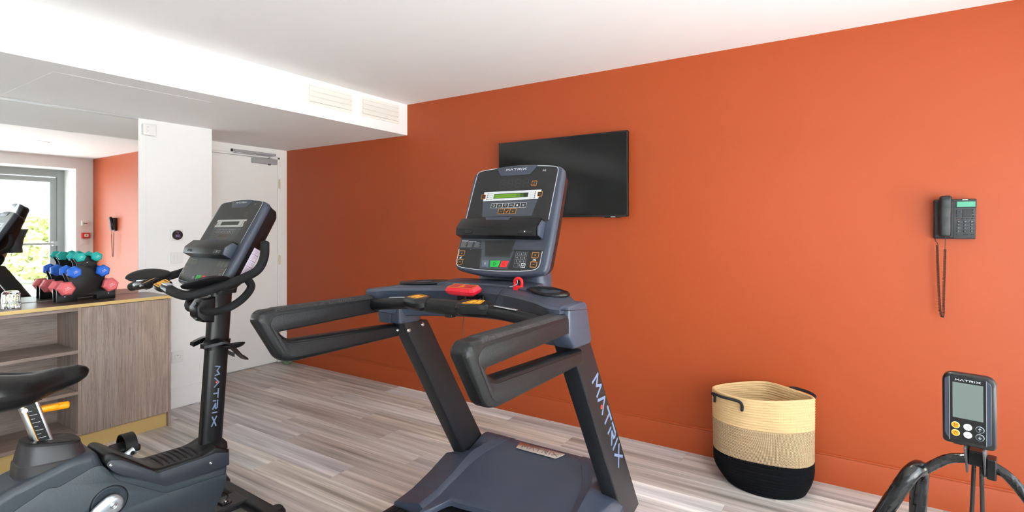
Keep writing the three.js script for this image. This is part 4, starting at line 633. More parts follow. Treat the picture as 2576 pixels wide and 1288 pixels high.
// ------------------------------------------------------------------ treadmill
{
  const xc = -1.105, t = worldThing('treadmill', 'black and slate treadmill with padded handrails in the middle of the room', 'treadmill', [xc, 0, -0.95]);
  const K = 1.045, G0 = 0.0594;   // drawing units to metres, and the height of the floor in the drawing
  // handrails: a C of upper bar, end and lower bar
  const rail = [[-1.44, 1.128, 0.002], [-0.905, 1.131, 0.03], [-0.886, 1.105, 0.03], [-0.968, 0.968, 0.05], [-1.01, 0.957, 0.05], [-1.47, 0.958, 0.002], [-1.47, 1.006, 0.002], [-0.99, 1.028, 0.022], [-0.963, 1.058, 0.018], [-1.44, 1.066, 0.002]];
  for (const [s, nm] of [[-1, 'handrail'], [1, 'handrail']]) {
    const x = xc + s * 0.3865, r = part(t, nm, prof(rail, x - 0.0285, x + 0.0285, 0.017, 0.02, 6), M.rubber, { label: 'padded black handrail' });
    // ribbed grip on the top of the bar
    const rings = [], wb = 0.0115, bv = 0.017; for (let i = 0; i <= 30; i++) { const z = lerp(-1.40, -0.94, i / 30), o = []; for (let k = 0; k <= 18; k++) { const a = (k / 18 - 0.5) * 2 * 1.9, e = Math.abs(a) <= 1 ? 0 : (Math.abs(a) - 1) / 0.9 * 1.15; o.push(V(x + Math.sign(a) * (Math.min(1, Math.abs(a)) * wb + Math.sin(e) * (bv + 0.0006)), 1.1293 + (z + 1.44) * 0.0056 - bv + Math.cos(e) * (bv + 0.0006) - 0.004 * sm(-0.955, -0.94, z), z)); } rings.push(o); }
    const g = loft(rings, { closed: false, caps: false, crease: 1.2 }); { const p = g.attributes.position, uv = g.attributes.uv; for (let i = 0; i < p.count; i++) uv.setXY(i, (p.getX(i) - x) / 0.044, p.getZ(i) / 0.044); }
    part(r, 'grip_strip', g, M.grip);
    for (const d of [-1, 1]) part(r, 'side_insert', prof([[-1.385, 1.113, 0.002], [-0.945, 1.113, 0.028], [-0.925, 1.09, 0.028], [-0.985, 0.982, 0.03], [-1.02, 0.97, 0.03], [-1.455, 0.969, 0.002], [-1.455, 0.998, 0.002], [-0.98, 1.019, 0.028], [-0.948, 1.064, 0.02], [-1.385, 1.072, 0.002]], x + d * 0.0295 - (d > 0 ? 0.003 : 0), x + d * 0.0295 + (d > 0 ? 0 : 0.003), 0.0014, 0.01, 2), M.rubberPad);
    // upright
    const ux = s > 0 ? xc + 0.321 : xc - 0.386;
    const up = part(t, 'upright', prof([[-1.425, 1.04, 0.002], [-1.587, 1.008, 0.002], [-2.058, 0.265, 0.002], [-1.905, 0.235, 0.002]], ux, ux + 0.065, 0.011, 0.004, 4), M.frame, { label: 'slanting dark grey upright' });
    if (s > 0) {
      const dir = V(0, -0.848, -0.53).normalize(), side = V(0, 0.53, -0.848).normalize();   // down along the upright; letters' tops point forward
      part(up, 'lettering', logoGeo(V(ux + 0.0652, 0.868, -1.598), dir, side, 0.43, 0.045, 0.0098, 0.0008), M.letter, { label: 'pale blue brand lettering' });
      part(up, 'lettering_dot', at(cyl(0.0075, 0.0075, 0.001, 18), ux + 0.0652, 0.766, -1.672, 0, 0, Math.PI / 2), M.redDot);
    } else for (const [y, z] of [[0.985, -1.475], [0.995, -1.552]]) part(up, 'screw', screw(ux + 0.065, y, z, 'x', 0.009), M.steel);
    // corner housing over the joint
    const hx = (a, b) => s > 0 ? [xc + a, xc + b] : [xc - b, xc - a];
    part(t, 'corner_housing', prof([[s > 0 ? -1.362 : -1.40, 1.148, 0.016], [s > 0 ? -1.362 : -1.40, 1.062, 0.016], [-1.41, 1.018, 0.012], [-1.53, 1.014, 0.02], [-1.485, 1.152, 0.02]], ...hx(0.345, 0.420), 0.014, 0.01, 5), M.slate);
    part(t, 'upright_collar', prof([[-1.405, 1.085, 0.004], [-1.41, 1.018, 0.012], [-1.53, 1.014, 0.02], [-1.515, 1.085, 0.004]], ...hx(0.303, 0.412), 0.01, 0.01, 4), M.slate);
    part(t, 'housing_seam', prof([[-1.342, 1.1415, 0.002], [-1.342, 1.1405, 0.002], [-1.486, 1.126, 0.002], [-1.486, 1.127, 0.002]], xc + (s > 0 ? 0.40 : -0.4205), xc + (s > 0 ? 0.4205 : -0.40), 0, 0), M.blackSatin);
    if (s < 0) part(t, 'bar_joint_screw', screw(x + 0.0295, 0.985, -1.452, 'x', 0.0075), M.steel);
  }
  // dash between the uprights
  const zf = [[0, -1.492], [0.1, -1.482], [0.2, -1.437], [0.28, -1.388], [0.33, -1.352], [0.36, -1.335], [0.41, -1.335]], zb = [[0, -1.675], [0.15, -1.655], [0.2, -1.625], [0.26, -1.585], [0.32, -1.54], [0.365, -1.50], [0.40, -1.455], [0.415, -1.42]];
  const dash = []; for (let i = 0; i <= 48; i++) { const x = lerp(-0.402, 0.402, i / 48), a = Math.abs(x), f = table(zf, a)[0], b = Math.min(table(zb, a)[0], f - 0.06), k = 1 - sm(0.3, 0.40, a), low = lerp(1.075, 1.045, k), sl = 0.062 * k; dash.push([V(xc + x, low + 0.006, f - sl), V(xc + x, low, f - sl - 0.012), V(xc + x, low + 0.006, b + 0.02), V(xc + x, 1.11, b), V(xc + x, 1.150 + 0.018 * k, b + 0.006), V(xc + x, 1.152 + 0.019 * k, b + 0.02), V(xc + x, 1.152 + 0.008 * k, f - 0.014), V(xc + x, 1.148 + 0.008 * k, f - 0.003), V(xc + x, 1.142 + 0.006 * k, f)]); }
  const ds = part(t, 'dash', loft(dash, { crease: 0.45 }), M.slate, { label: 'curved slate dash' });
  const ledge = []; for (let i = 0; i <= 24; i++) { const x = lerp(-0.20, 0.185, i / 24), a = Math.abs(x), f = table(zf, a)[0] - 0.062, b = table(zb, a)[0] + 0.004; ledge.push([V(xc + x, 1.15, f), V(xc + x, 1.15, b), V(xc + x, 1.178, b + 0.004), V(xc + x, 1.1795, b + 0.012), V(xc + x, 1.1735, f - 0.006), V(xc + x, 1.168, f)]); }
  part(ds, 'dash_tray', loft(ledge, { crease: 0.4 }), M.slate);
  for (const s of [-1, 1]) { // cup holders
    const ring = (l, w, y, e = 2.8) => superRing(44, l, w, e, (a, b) => V(a, y, b)).reverse(), cup = loft([ring(0.088, 0.046, -0.004), ring(0.093, 0.051, 0.001), ring(0.093, 0.051, 0.005), ring(0.090, 0.048, 0.0075), ring(0.066, 0.042, 0.0072, 2.3), ring(0.040, 0.038, 0.004, 2), ring(0.036, 0.036, -0.05, 2), ring(0.03, 0.03, -0.054, 2)], { crease: 0.7 });
    part(ds, 'cup_holder', cup.rotateZ(s * -0.03).rotateY(s * -0.62).translate(xc + s * 0.272, 1.1665, -1.507), M.blackSatin, { label: 'black cup holder' });
  }
  // sensor bar with two control pods
  const bar = part(t, 'sensor_bar', tube([V(xc - 0.36, 1.098, -1.335), V(xc - 0.29, 1.107, -1.338), V(xc - 0.17, 1.117, -1.338), V(xc - 0.09, 1.118, -1.325), V(xc, 1.119, -1.322), V(xc + 0.09, 1.118, -1.325), V(xc + 0.17, 1.117, -1.338), V(xc + 0.29, 1.107, -1.338), V(xc + 0.36, 1.098, -1.335)], 0.0215, 60, 18), M.blackSatin);
  const sleeve = part(bar, 'centre_sleeve', tube([V(xc - 0.085, 1.119, -1.3245), V(xc, 1.12, -1.322), V(xc + 0.06, 1.119, -1.3235)], 0.0245, 20, 20), M.rubber);
  part(bar, 'cable_clip', box(xc - 0.005, xc + 0.025, 1.087, 1.10, -1.335, -1.31, 0.004), M.blackSatin);
  for (const [s, x] of [[-1, -0.135], [1, 0.102]]) {
    const mtx = new THREE.Matrix4().makeTranslation(xc + x, 1.1305, -1.326).multiply(new THREE.Matrix4().makeRotationY(s * 0.28)).multiply(new THREE.Matrix4().makeRotationX(0.18));
    const pod = part(bar, 'control_pod', loft([superRing(32, 0.046, 0.026, 3.4, (a, b) => V(a, -0.026, b)).reverse(), superRing(32, 0.060, 0.036, 3.6, (a, b) => V(a, -0.014, b)).reverse(), superRing(32, 0.060, 0.036, 3.8, (a, b) => V(a, 0.002, b)).reverse(), superRing(32, 0.051, 0.029, 4, (a, b) => V(a, 0.013, b)).reverse(), superRing(32, 0.046, 0.0255, 4, (a, b) => V(a, 0.014, b)).reverse()], { crease: 0.6 }).applyMatrix4(mtx), M.blackSatin);
    const lab = new THREE.Shape(); const pts = s < 0 ? [[-0.038, -0.018], [0.026, -0.019], [0.038, 0.019], [-0.016, 0.019]] : [[-0.034, -0.02], [0.03, -0.019], [0.034, 0.019], [-0.006, 0.019]]; rpoly(pts, 0.004, lab);
    const lg = new THREE.ShapeGeometry(lab, 4); { const p = lg.attributes.position, uv = lg.attributes.uv; for (let i = 0; i < p.count; i++) { const v = (p.getY(i) + 0.02) / 0.04, l = lerp(pts[0][0], pts[3][0], v), r = lerp(pts[1][0], pts[2][0], v); uv.setXY(i, clamp((p.getX(i) - l) / (r - l)), clamp(v)); } }
    part(pod, 'yellow_label', lg.rotateX(-Math.PI / 2).translate(0, 0.0146, 0).applyMatrix4(mtx), mat(0xffffff, 0.4, { map: padLabel() }), { label: 'yellow plus and minus label' });
  }
  for (const [a, b] of [[V(xc - 0.275, 1.1295, -1.336), V(xc - 0.195, 1.136, -1.337)], [V(xc + 0.18, 1.1375, -1.334), V(xc + 0.262, 1.1315, -1.333)]]) { const d = b.clone().sub(a), g = box(-d.length() / 2, d.length() / 2, -0.002, 0.0015, -0.0055, 0.0055, 0.001); g.applyMatrix4(new THREE.Matrix4().makeRotationZ(Math.atan2(d.y, d.x))).translate((a.x + b.x) / 2, (a.y + b.y) / 2, (a.z + b.z) / 2 + 0.004); part(bar, 'sensor_plate', g, M.alu, { label: 'steel pulse sensor plate' }); }
  // emergency stop
  const sx = xc - 0.03, sy = 1.163, sz = -1.44;
  const hexa = (w, d, c) => [[-w, -d + c * 0.4], [-w + c, -d], [w - c, -d], [w, -d + c * 0.4], [w, d - c * 0.4], [w - c, d], [-w + c, d], [-w, d - c * 0.4]];
  const stopRing = (w, d, c, y) => hexa(w, d, c).map(([a, b]) => V(sx + a, sy + y, sz + b)).reverse();
  const stop = part(t, 'stop_button', loft([stopRing(0.052, 0.020, 0.014, -0.016), stopRing(0.061, 0.026, 0.014, -0.009), stopRing(0.064, 0.028, 0.015, 0.0), stopRing(0.055, 0.023, 0.01, 0.011)], { crease: 0.2 }).applyMatrix4(new THREE.Matrix4().makeTranslation(sx, sy, sz).multiply(new THREE.Matrix4().makeRotationX(0.2)).multiply(new THREE.Matrix4().makeTranslation(-sx, -sy, -sz))), M.red, { label: 'red emergency stop button' });
  const stopTex = canvasTex(256, 96, (g, w, h) => { g.fillStyle = '#a9122a'; g.fillRect(0, 0, w, h); g.strokeStyle = '#e8a51c'; g.lineWidth = 7; g.strokeRect(3, 3, w - 6, h - 6); g.fillStyle = '#d9951c'; g.fillRect(108, 32, 40, 30); g.fillRect(96, 46, 12, 18); });
  part(stop, 'stop_label', new THREE.PlaneGeometry(0.106, 0.042).rotateX(-Math.PI / 2 + 0.2).translate(sx, sy + 0.0118, sz + 0.0023), mat(0xffffff, 0.4, { map: stopTex }));
  part(t, 'stop_bracket', [box(sx - 0.045, sx + 0.05, 1.095, 1.142, -1.54, -1.492, 0.006), box(sx - 0.02, sx + 0.02, 1.12, 1.15, -1.52, -1.43, 0.004)], M.blackSatin);
  for (const d of [-0.03, 0.035]) part(t, 'screw', screw(sx + d, 1.122, -1.4915, 'z', 0.006), M.steel);
  // safety key and lanyard
  const kx = xc + 0.135, kz = -1.535, ky = 1.172, key = part(t, 'safety_key', [tube([V(kx - 0.012, ky, kz), V(kx - 0.011, ky + 0.024, kz), V(kx, ky + 0.031, kz), V(kx + 0.014, ky + 0.025, kz), V(kx + 0.016, ky, kz)], 0.0055, 24, 10), box(kx - 0.015, kx + 0.019, ky - 0.014, ky + 0.006, kz - 0.01, kz + 0.01, 0.004)], M.redKey, { label: 'red safety key' });
  part(key, 'key_ring', tube([V(kx + 0.001, ky + 0.026, kz + 0.006), V(kx + 0.002, ky + 0.012, kz + 0.008), V(kx - 0.012, ky + 0.004, kz + 0.014), V(kx - 0.022, ky + 0.002, kz + 0.02)], 0.0012, 20, 6), M.steel);
  part(t, 'lanyard', tube([V(kx - 0.022, ky + 0.002, kz + 0.02), V(kx - 0.034, ky - 0.006, kz + 0.045), V(kx - 0.042, ky - 0.03, kz + 0.066), V(kx - 0.055, 1.115, kz + 0.064), V(xc + 0.04, 1.10, -1.462), V(xc - 0.02, 1.098, -1.452), V(xc - 0.037, 1.05, -1.45), V(xc - 0.036, 0.93, -1.45)], 0.0014, 48, 6), M.cord);
  // neck under the console
  const neck = (y, w, z0, z1) => superRing(28, w, (z1 - z0) / 2, 4, (a, b) => V(xc + 0.0 + a, y, (z0 + z1) / 2 + b)).reverse();
  part(t, 'console_neck', loft([neck(1.12, 0.150, -1.79, -1.665), neck(1.18, 0.150, -1.785, -1.665), neck(1.26, 0.135, -1.80, -1.68), neck(1.36, 0.12, -1.84, -1.72)], { crease: 0.6 }), M.slate);
  buildConsole(t, 'treadmill', consoleMatrix(xc, 1.234, -1.608, Math.atan(0.356)));
  // motor hood: side fairings, recessed middle, badge
  const hood = [[-2.0, 0.425], [-1.965, 0.44], [-1.93, 0.436], [-1.85, 0.402], [-1.81, 0.384], [-1.694, 0.342], [-1.583, 0.312], [-1.489, 0.302]], hy = (z) => table(hood, z)[0];
  for (const s of [-1, 1]) {
    const rings = [], fx = (a) => xc + s * a;
    for (let i = 0; i <= 36; i++) { const z = lerp(-2.0, -1.489, i / 36), y = hy(z), g = sm(-1.96, -1.76, z), up = 0.024 * g, w = lerp(0.05, 0.02, sm(-1.97, -1.62, z)), inn = 0.282 - 0.06 * (1 - sm(-1.99, -1.80, z)), ou = lerp(0.318, 0.412, sm(-1.845, -1.80, z)); const o = [V(fx(ou + 0.001), 0.075, z), V(fx(ou + 0.004), y - 0.02, z), V(fx(ou), y - 0.006, z), V(fx(ou - 0.01), y, z), V(fx(inn), y + up, z), V(fx(inn - 0.003), y + up - 0.001, z), V(fx(inn - w), y + up - 0.013 * g, z), V(fx(inn - w - 0.002), 0.075, z)]; rings.push(s > 0 ? o.reverse() : o); }
    part(t, 'side_fairing', loft(rings, { crease: 0.35, flip: true }), M.slate);
  }
  { // middle of the hood: grid with a curved front lip
    const top = [], NX = 40, NZ = 26, zlip = (x) => -1.475 - 0.118 * sm(0.258, 0.20, Math.abs(x)) - 0.02 * sm(0.2, 0.0, Math.abs(x));
    for (let i = 0; i <= NZ; i++) { const o = []; for (let k = 0; k <= NX; k++) { const x = lerp(-0.262, 0.262, k / NX), z = lerp(-2.0, zlip(x), i / NZ), g = sm(-1.96, -1.76, z), st = lerp(0.003, -0.009, g) + 0.006 * g * (1 - (x / 0.262) ** 2); o.push(V(xc + x, hy(z) - st, z)); } top.push(o); }
    const edge = top[NZ].map((p) => V(p.x, p.y - 0.004, p.z + 0.007)), under = top[NZ].map((p) => V(p.x, p.y - 0.022, p.z + 0.009)), back = top[NZ].map((p) => V(p.x, p.y - 0.03, p.z - 0.06));
    const rear = top[0].map((p) => V(p.x, 0.075, p.z - 0.03)), rear1 = top[0].map((p) => V(p.x, p.y - 0.02, p.z - 0.018));
    const h = part(t, 'motor_hood', loft([rear, rear1, ...top, edge, under, back], { closed: false, caps: false, crease: 0.6, flip: true }), M.slate, { label: 'slate motor hood' });
    const bz0 = -1.949, slope = 0.0; const bm = new THREE.Matrix4().makeTranslation(xc + 0.0, hy(-1.925) + 0.001, -1.925).multiply(new THREE.Matrix4().makeRotationX(Math.atan2(hy(-1.945) - hy(-1.905), 0.04) - Math.PI / 2));
    const bd = part(h, 'badge', extrude([[-0.112, 0.02, 0.006], [0.112, 0.02, 0.008], [0.082, -0.019, 0.006], [-0.112, -0.019, 0.006]], 0.004, 0.0018, 3).translate(0, 0, -0.002).applyMatrix4(bm), M.chromeWarm, { label: 'metal brand badge' });
    part(bd, 'badge_lettering', logoGeo(V(-0.088, -0.008, 0.0022), V(1, 0, 0), V(0, 1, 0), 0.172, 0.017, 0.0028, 0.0006).applyMatrix4(bm), mat(0x8b847e, 0.4, { metalness: 1 }));
  }
  // deck
  for (const s of [-1, 1]) {
    const a = xc + s * 0.285, b = xc + s * 0.415, r = part(t, 'side_rail', box(Math.min(a, b), Math.max(a, b), 0.2, 0.286, -1.487, 0.08, 0.006), M.blackPlastic);
    const ribs = []; for (let k = 0; k < 7; k++) ribs.push(box(xc + s * (0.297 + k * 0.0165) - 0.004, xc + s * (0.297 + k * 0.0165) + 0.004, 0.284, 0.289, -1.48, 0.06, 0.002)); part(r, 'tread_ribs', ribs, M.rubber);
    part(t, 'frame_beam', box(Math.min(xc + s * 0.29, xc + s * 0.37), Math.max(xc + s * 0.29, xc + s * 0.37), 0.09, 0.2, -1.98, 0.05, 0.006), M.frame);
    part(t, 'rear_foot', [at(cyl(0.03, 0.035, 0.03, 20), xc + s * 0.33, G0 + 0.015, -0.02), at(cyl(0.012, 0.012, 0.05, 14), xc + s * 0.33, G0 + 0.04, -0.02)], M.rubber);
    part(t, 'front_foot', [box(xc + s * 0.33 - 0.04, xc + s * 0.33 + 0.04, G0, 0.10, -1.97, -1.88, 0.01)], M.rubber);
  }
  part(t, 'running_belt', box(xc - 0.26, xc + 0.26, 0.225, 0.27, -1.70, 0.06, 0.012), mat(0x141415, 0.75, { bumpMap: bumpOf(fineBump, 8), bumpScale: 0.0005 }));
  part(t, 'deck_pan', box(xc - 0.27, xc + 0.27, 0.12, 0.21, -1.95, 0.03), M.frame);
  part(t, 'end_cap', [box(xc - 0.42, xc + 0.42, 0.11, 0.285, 0.07, 0.13, 0.02)], M.blackPlastic);
  t.scale.setScalar(K); t.position.set(xc * K, -G0 * K, -0.95 * K);
}

M.slateBike = mat(0x2b333b, 0.45, { bumpMap: bumpOf(fineBump, 3), bumpScale: 0.0002 });
M.coverBlue = mat(0x262a34, 0.42, { bumpMap: bumpOf(fineBump, 3), bumpScale: 0.0002 });
M.postBlack = mat(0x101012, 0.34, { specularIntensity: 0.7 });
M.foam = mat(0x151517, 0.7, { specularIntensity: 0.6, bumpMap: bumpOf(fineBump, 5), bumpScale: 0.0004 });
M.bootGrey = mat(0x29272a, 0.42);
M.monitorCase = mat(0x0f0f10, 0.38);
M.blackGlossy2 = mat(0x0e0e10, 0.3);
M.pinGrey = mat(0x8f979c, 0.45);
M.bracket = mat(0x5c5a5c, 0.4, { metalness: 0.5 });
M.tubeBlack = mat(0x0e0e10, 0.2);

// ------------------------------------------------------------------ upright exercise bike (own axes: -z is forward)
{
  const t = thing('exercise_bike', 'black upright exercise bike with console and saddle in front of the sideboard', 'exercise bike', [-2.512, 0, -1.2415], -0.04);
  const K = 1.045, G0 = 0.0594; t.scale.setScalar(K); t.position.y = -G0 * K;   // drawing units to metres, and the height of the floor in the drawing
  // shroud
  const body = [[-0.083, 0.33, 0.01], [0.10, 0.345, 0.03], [0.36, 0.47, 0.03], [0.39, 0.553, 0.03], [0.47, 0.556, 0.05], [0.66, 0.503, 0.08], [0.80, 0.40, 0.10], [0.84, 0.25, 0.10], [0.74, 0.09, 0.08], [0.1, 0.075, 0.05], [0.0, 0.11, 0.04], [-0.058, 0.195, 0.05], [-0.080, 0.255, 0.03]];
  const sh = part(t, 'shroud', prof(body, -0.095, 0.095, 0.028, 0.02, 5), M.slateBike, { label: 'slate grey shroud' });
  part(sh, 'shroud_panel', prof([[-0.074, 0.300, 0.01], [0.13, 0.309, 0.02], [0.166, 0.311, 0.02], [0.335, 0.43, 0.03], [0.372, 0.497, 0.02], [0.40, 0.507, 0.02], [0.505, 0.471, 0.02], [0.53, 0.481, 0.02], [0.632, 0.432, 0.06], [0.76, 0.36, 0.08], [0.78, 0.24, 0.08], [0.70, 0.12, 0.06], [0.1, 0.10, 0.04], [0.01, 0.13, 0.04], [-0.045, 0.205, 0.04], [-0.068, 0.26, 0.03]], 0.094, 0.0985, 0.003, 0.02, 2), M.slateBike);
  // step-through cover with ribbed top
  const cov = part(t, 'step_cover', prof([[-0.088, 0.396, 0.01], [-0.088, 0.328, 0.006], [0.164, 0.338, 0.01], [0.342, 0.458, 0.02], [0.376, 0.51, 0.02], [0.372, 0.545, 0.02], [0.34, 0.532, 0.02], [0.2, 0.415, 0.02], [0.02, 0.412, 0.02], [-0.03, 0.43, 0.01]], -0.088, 0.093, 0.012, 0.01, 4), M.blackPlastic);
  part(cov, 'cover_flank', prof([[-0.084, 0.386, 0.006], [-0.084, 0.332, 0.004], [0.166, 0.336, 0.01], [0.338, 0.456, 0.02], [0.368, 0.498, 0.02], [0.352, 0.511, 0.015], [0.318, 0.50, 0.015], [0.193, 0.402, 0.004], [0.013, 0.402, 0.004], [-0.026, 0.405, 0.004]], 0.0915, 0.0955, 0.002, 0.004, 2), M.coverBlue);
  const ribs = []; for (let k = 0; k < 7; k++) ribs.push(at(tube([V(-0.066, 0, 0), V(-0.03, 0.003, -0.004), V(0.03, 0.003, -0.004), V(0.066, 0, 0)], 0.005, 10, 8), 0, 0.4105 , 0.165 - k * 0.022)); part(cov, 'rubber_ribs', ribs, M.rubber);
  for (const [z, y] of [[0.352, 0.492], [-0.005, 0.369]]) part(cov, 'screw', screw(0.0955, y, z, 'x', 0.0065), M.steel);
  part(cov, 'post_collar', loft([superRing(32, 0.078, 0.085, 3.5, (a, b) => V(a, 0.395, -0.02 + b)).reverse(), superRing(32, 0.066, 0.072, 3.2, (a, b) => V(a, 0.413, -0.035 + b)).reverse(), superRing(32, 0.042, 0.052, 3, (a, b) => V(a, 0.428, -0.044 + b)).reverse()], { crease: 0.7 }), M.blackPlastic);
  // crank and pedals
  const cz = 0.357, cyy = 0.356;
  part(sh, 'crank_well', at(new THREE.LatheGeometry([[0.0001, 0.002], [0.048, 0.002], [0.051, 0.004], [0.0545, 0.004], [0.057, 0.0], [0.058, -0.004]].map((p) => new THREE.Vector2(...p)), 48), 0.097, cyy, cz, 0, 0, -Math.PI / 2), M.slateBike);
  part(sh, 'well_groove', at(new THREE.TorusGeometry(0.0585, 0.002, 8, 60), 0.0985, cyy, cz, 0, Math.PI / 2, 0), M.blackPlastic);
  for (const s of [1, -1]) {
    const dz = s * 0.152, dy = s * -0.075, x = s * 0.125, rings = [];
    for (let i = 0; i <= 16; i++) { const k = i / 16, w = lerp(0.037, 0.017, sm(0.1, 0.75, k)), h = lerp(0.016, 0.009, k); const c = V(x + s * 0.012 * k, cyy + dy * k, cz + dz * k), d = V(0, dy, dz).normalize(), n = V(0, d.z, -d.y); rings.push(superRing(20, w, h, 2.6, (a, b) => c.clone().addScaledVector(n, a * s).add(V(b, 0, 0)))); }
    const end = V(0, -dy, -dz).normalize(), head = [];
    for (let i = 1; i <= 7; i++) { const q = i / 7.15 * Math.PI / 2, d = end, n = V(0, -d.z, d.y), c = V(x, cyy, cz).addScaledVector(end, Math.sin(q) * 0.034); head.unshift(superRing(20, 0.037 * Math.cos(q), 0.016 * (0.55 + 0.45 * Math.cos(q)), 2.6, (a, b) => c.clone().addScaledVector(n, a * s).add(V(b, 0, 0)))); }
    const last = rings[16].map((p) => p.clone().addScaledVector(end, -0.012));
    const arm = part(t, 'crank_arm', loft([...head, ...rings, last], { crease: 1.0, flip: s > 0 }), M.crank, { label: 'silver crank arm' });
    part(arm, 'axle_bolt', at(new THREE.LatheGeometry([[0.0001, 0.001], [0.004, 0.001], [0.0045, 0.004], [0.008, 0.004], [0.0085, 0.001], [0.011, 0.001], [0.0125, 0.003], [0.0135, 0]].map((p) => new THREE.Vector2(...p)), 28), x + s * 0.0155, cyy, cz, 0, 0, -s * Math.PI / 2), M.alu);
    const pz = cz + dz, py = cyy + dy, px = s * 0.215;
    const ped = part(t, 'pedal', [box(px - 0.05, px + 0.05, py - 0.014, py + 0.014, pz - 0.045, pz + 0.045, 0.008), at(cyl(0.008, 0.008, 0.08, 12), s * 0.165, py, pz, 0, 0, Math.PI / 2)], M.blackPlastic);
    const strap = []; for (let i = 0; i <= 20; i++) { const a = Math.PI * i / 20, c = V(px + Math.cos(a) * 0.058, py + 0.004 + Math.sin(a) * 0.055, pz - 0.01); strap.push([c.clone().add(V(0, 0, -0.022)), c.clone().add(V(0, 0, 0.022)), c.clone().add(V(-Math.cos(a) * 0.003, -Math.sin(a) * 0.003, 0.022)), c.clone().add(V(-Math.cos(a) * 0.003, -Math.sin(a) * 0.003, -0.022))]); }
    part(ped, 'strap', loft(strap, { crease: 0.5 }), M.rubber);
  }
  // front post
  const postRing = (y, rx = 0.0285, rz = 0.047) => superRing(36, rx, rz, 3.2, (a, b) => V(a, y, -0.046 - (y - 0.41) * 0.068 + b)).reverse();
  const post = part(t, 'post', loft([postRing(0.40), postRing(0.7), postRing(1.0), postRing(1.16)], { crease: 0.9 }), M.postBlack, { label: 'black front post' });
  { const du = V(0, -1, -0.068 * -1).normalize(); du.set(0, -0.9977, 0.068).normalize(); const dv = V(0, -0.068, -0.9977).normalize(); part(post, 'lettering', logoGeo(V(0.0292, 0.762, -0.0575), du, dv, 0.262, 0.0185, 0.0052, 0.0008), M.letter, { label: 'pale blue brand lettering' }); part(post, 'lettering_dot', at(cyl(0.004, 0.004, 0.001, 16), 0.0292, 0.690, -0.0605, 0, 0, Math.PI / 2), M.redDot); }
  // bottle holder: collar with a wing on each side
  const wing = (s) => { const rings = []; for (let i = 0; i <= 18; i++) { const k = i / 18, z = lerp(0.008, -0.178, k), w = 0.034 + 0.018 * Math.sin(k * Math.PI), x0 = s * (0.03 + 0.022 * Math.sin(k * Math.PI * 0.8)), y = 0.868 + 0.014 * Math.sin(k * 3.0) - 0.085 * sm(0.35, 1, k), th = 0.005; rings.push([V(x0, y + 0.004, z), V(x0 + s * w * 1.0, y - 0.004 * k, z), V(x0 + s * w * 1.05, y - 0.012, z), V(x0, y - 0.016, z)]); } return loft(rings, { crease: 0.5, flip: s > 0 }); };
  const bh = part(t, 'bottle_holder', loft([superRing(32, 0.036, 0.05, 3, (a, b) => V(a, 0.835, -0.076 + b)).reverse(), superRing(32, 0.038, 0.053, 3, (a, b) => V(a, 0.872, -0.078 + b)).reverse()], { crease: 0.6 }), M.blackSatin);
  part(bh, 'wing', wing(1), M.blackSatin); part(bh, 'wing', wing(-1), M.blackSatin);
  part(bh, 'cup_base', [at(new THREE.SphereGeometry(0.04, 20, 10, 0, 6.3, Math.PI / 2, Math.PI / 2).scale(0.75, 0.5, 1.3), 0.068, 0.855, -0.115), at(new THREE.SphereGeometry(0.04, 20, 10, 0, 6.3, Math.PI / 2, Math.PI / 2).scale(0.75, 0.5, 1.3), -0.068, 0.855, -0.115)], M.blackSatin);
  // handlebar clamp
  const clampG = prof([[-0.055, 1.072, 0.006], [0.0, 1.066, 0.008], [0.026, 1.03, 0.01], [0.022, 0.99, 0.01], [-0.002, 0.965, 0.01], [-0.05, 0.958, 0.006]], -0.038, 0.038, 0.008, 0.01, 3);
  const cl = part(t, 'handlebar_clamp', clampG, M.blackSatin); for (const [y, z] of [[1.045, 0.0165], [0.982, 0.0125]]) part(cl, 'clamp_bolt', [at(cyl(0.0085, 0.0085, 0.012, 16), 0.014, y, z, Math.PI / 2 - 0.3)], M.blackPlastic);
  part(t, 'console_neck', loft([superRing(28, 0.04, 0.05, 3, (a, b) => V(a, 1.08, -0.105 + b)).reverse(), superRing(28, 0.06, 0.05, 3, (a, b) => V(a, 1.16, -0.115 + b)).reverse(), superRing(28, 0.08, 0.045, 3, (a, b) => V(a, 1.27, -0.15 + b)).reverse()], { crease: 0.8 }), M.blackPlastic);
  for (const s of [1, -1]) {
    const bar = part(t, 'handlebar', tube([V(s * 0.252, 1.31, -0.158), V(s * 0.258, 1.25, -0.151), V(s * 0.268, 1.198, -0.118), V(s * 0.272, 1.166, -0.05), V(s * 0.275, 1.145, 0.03), V(s * 0.275, 1.124, 0.11), V(s * 0.255, 1.117, 0.16), V(s * 0.20, 1.124, 0.174), V(s * 0.15, 1.131, 0.174)], 0.0185, 70, 16), M.foam, { label: 'foam covered handlebar' });
    part(bar, 'lower_loop', tube([V(s * 0.03, 1.018, -0.004), V(s * 0.10, 1.016, -0.006), V(s * 0.165, 1.03, -0.03), V(s * 0.215, 1.07, -0.075), V(s * 0.25, 1.125, -0.098), V(s * 0.268, 1.165, -0.07)], 0.0165, 44, 14), M.foam);
    part(bar, 'elbow_pad', loft([...Array(21)].map((_, i) => { const k = i / 20, q = Math.sin(Math.PI * (0.004 + 0.992 * k)), w = 0.046 * q ** 0.55, h = 0.010 * q ** 0.4, ro = s * 0.62; return superRing(24, w, h, 2.3, (a, b) => V(s * 0.268 + a * Math.cos(ro) - b * Math.sin(ro), 1.165 - 0.010 * k + a * Math.sin(ro) * 1 + b * Math.cos(ro), lerp(0.0, 0.185, k))); }), { crease: 1.2 }), M.vinyl);
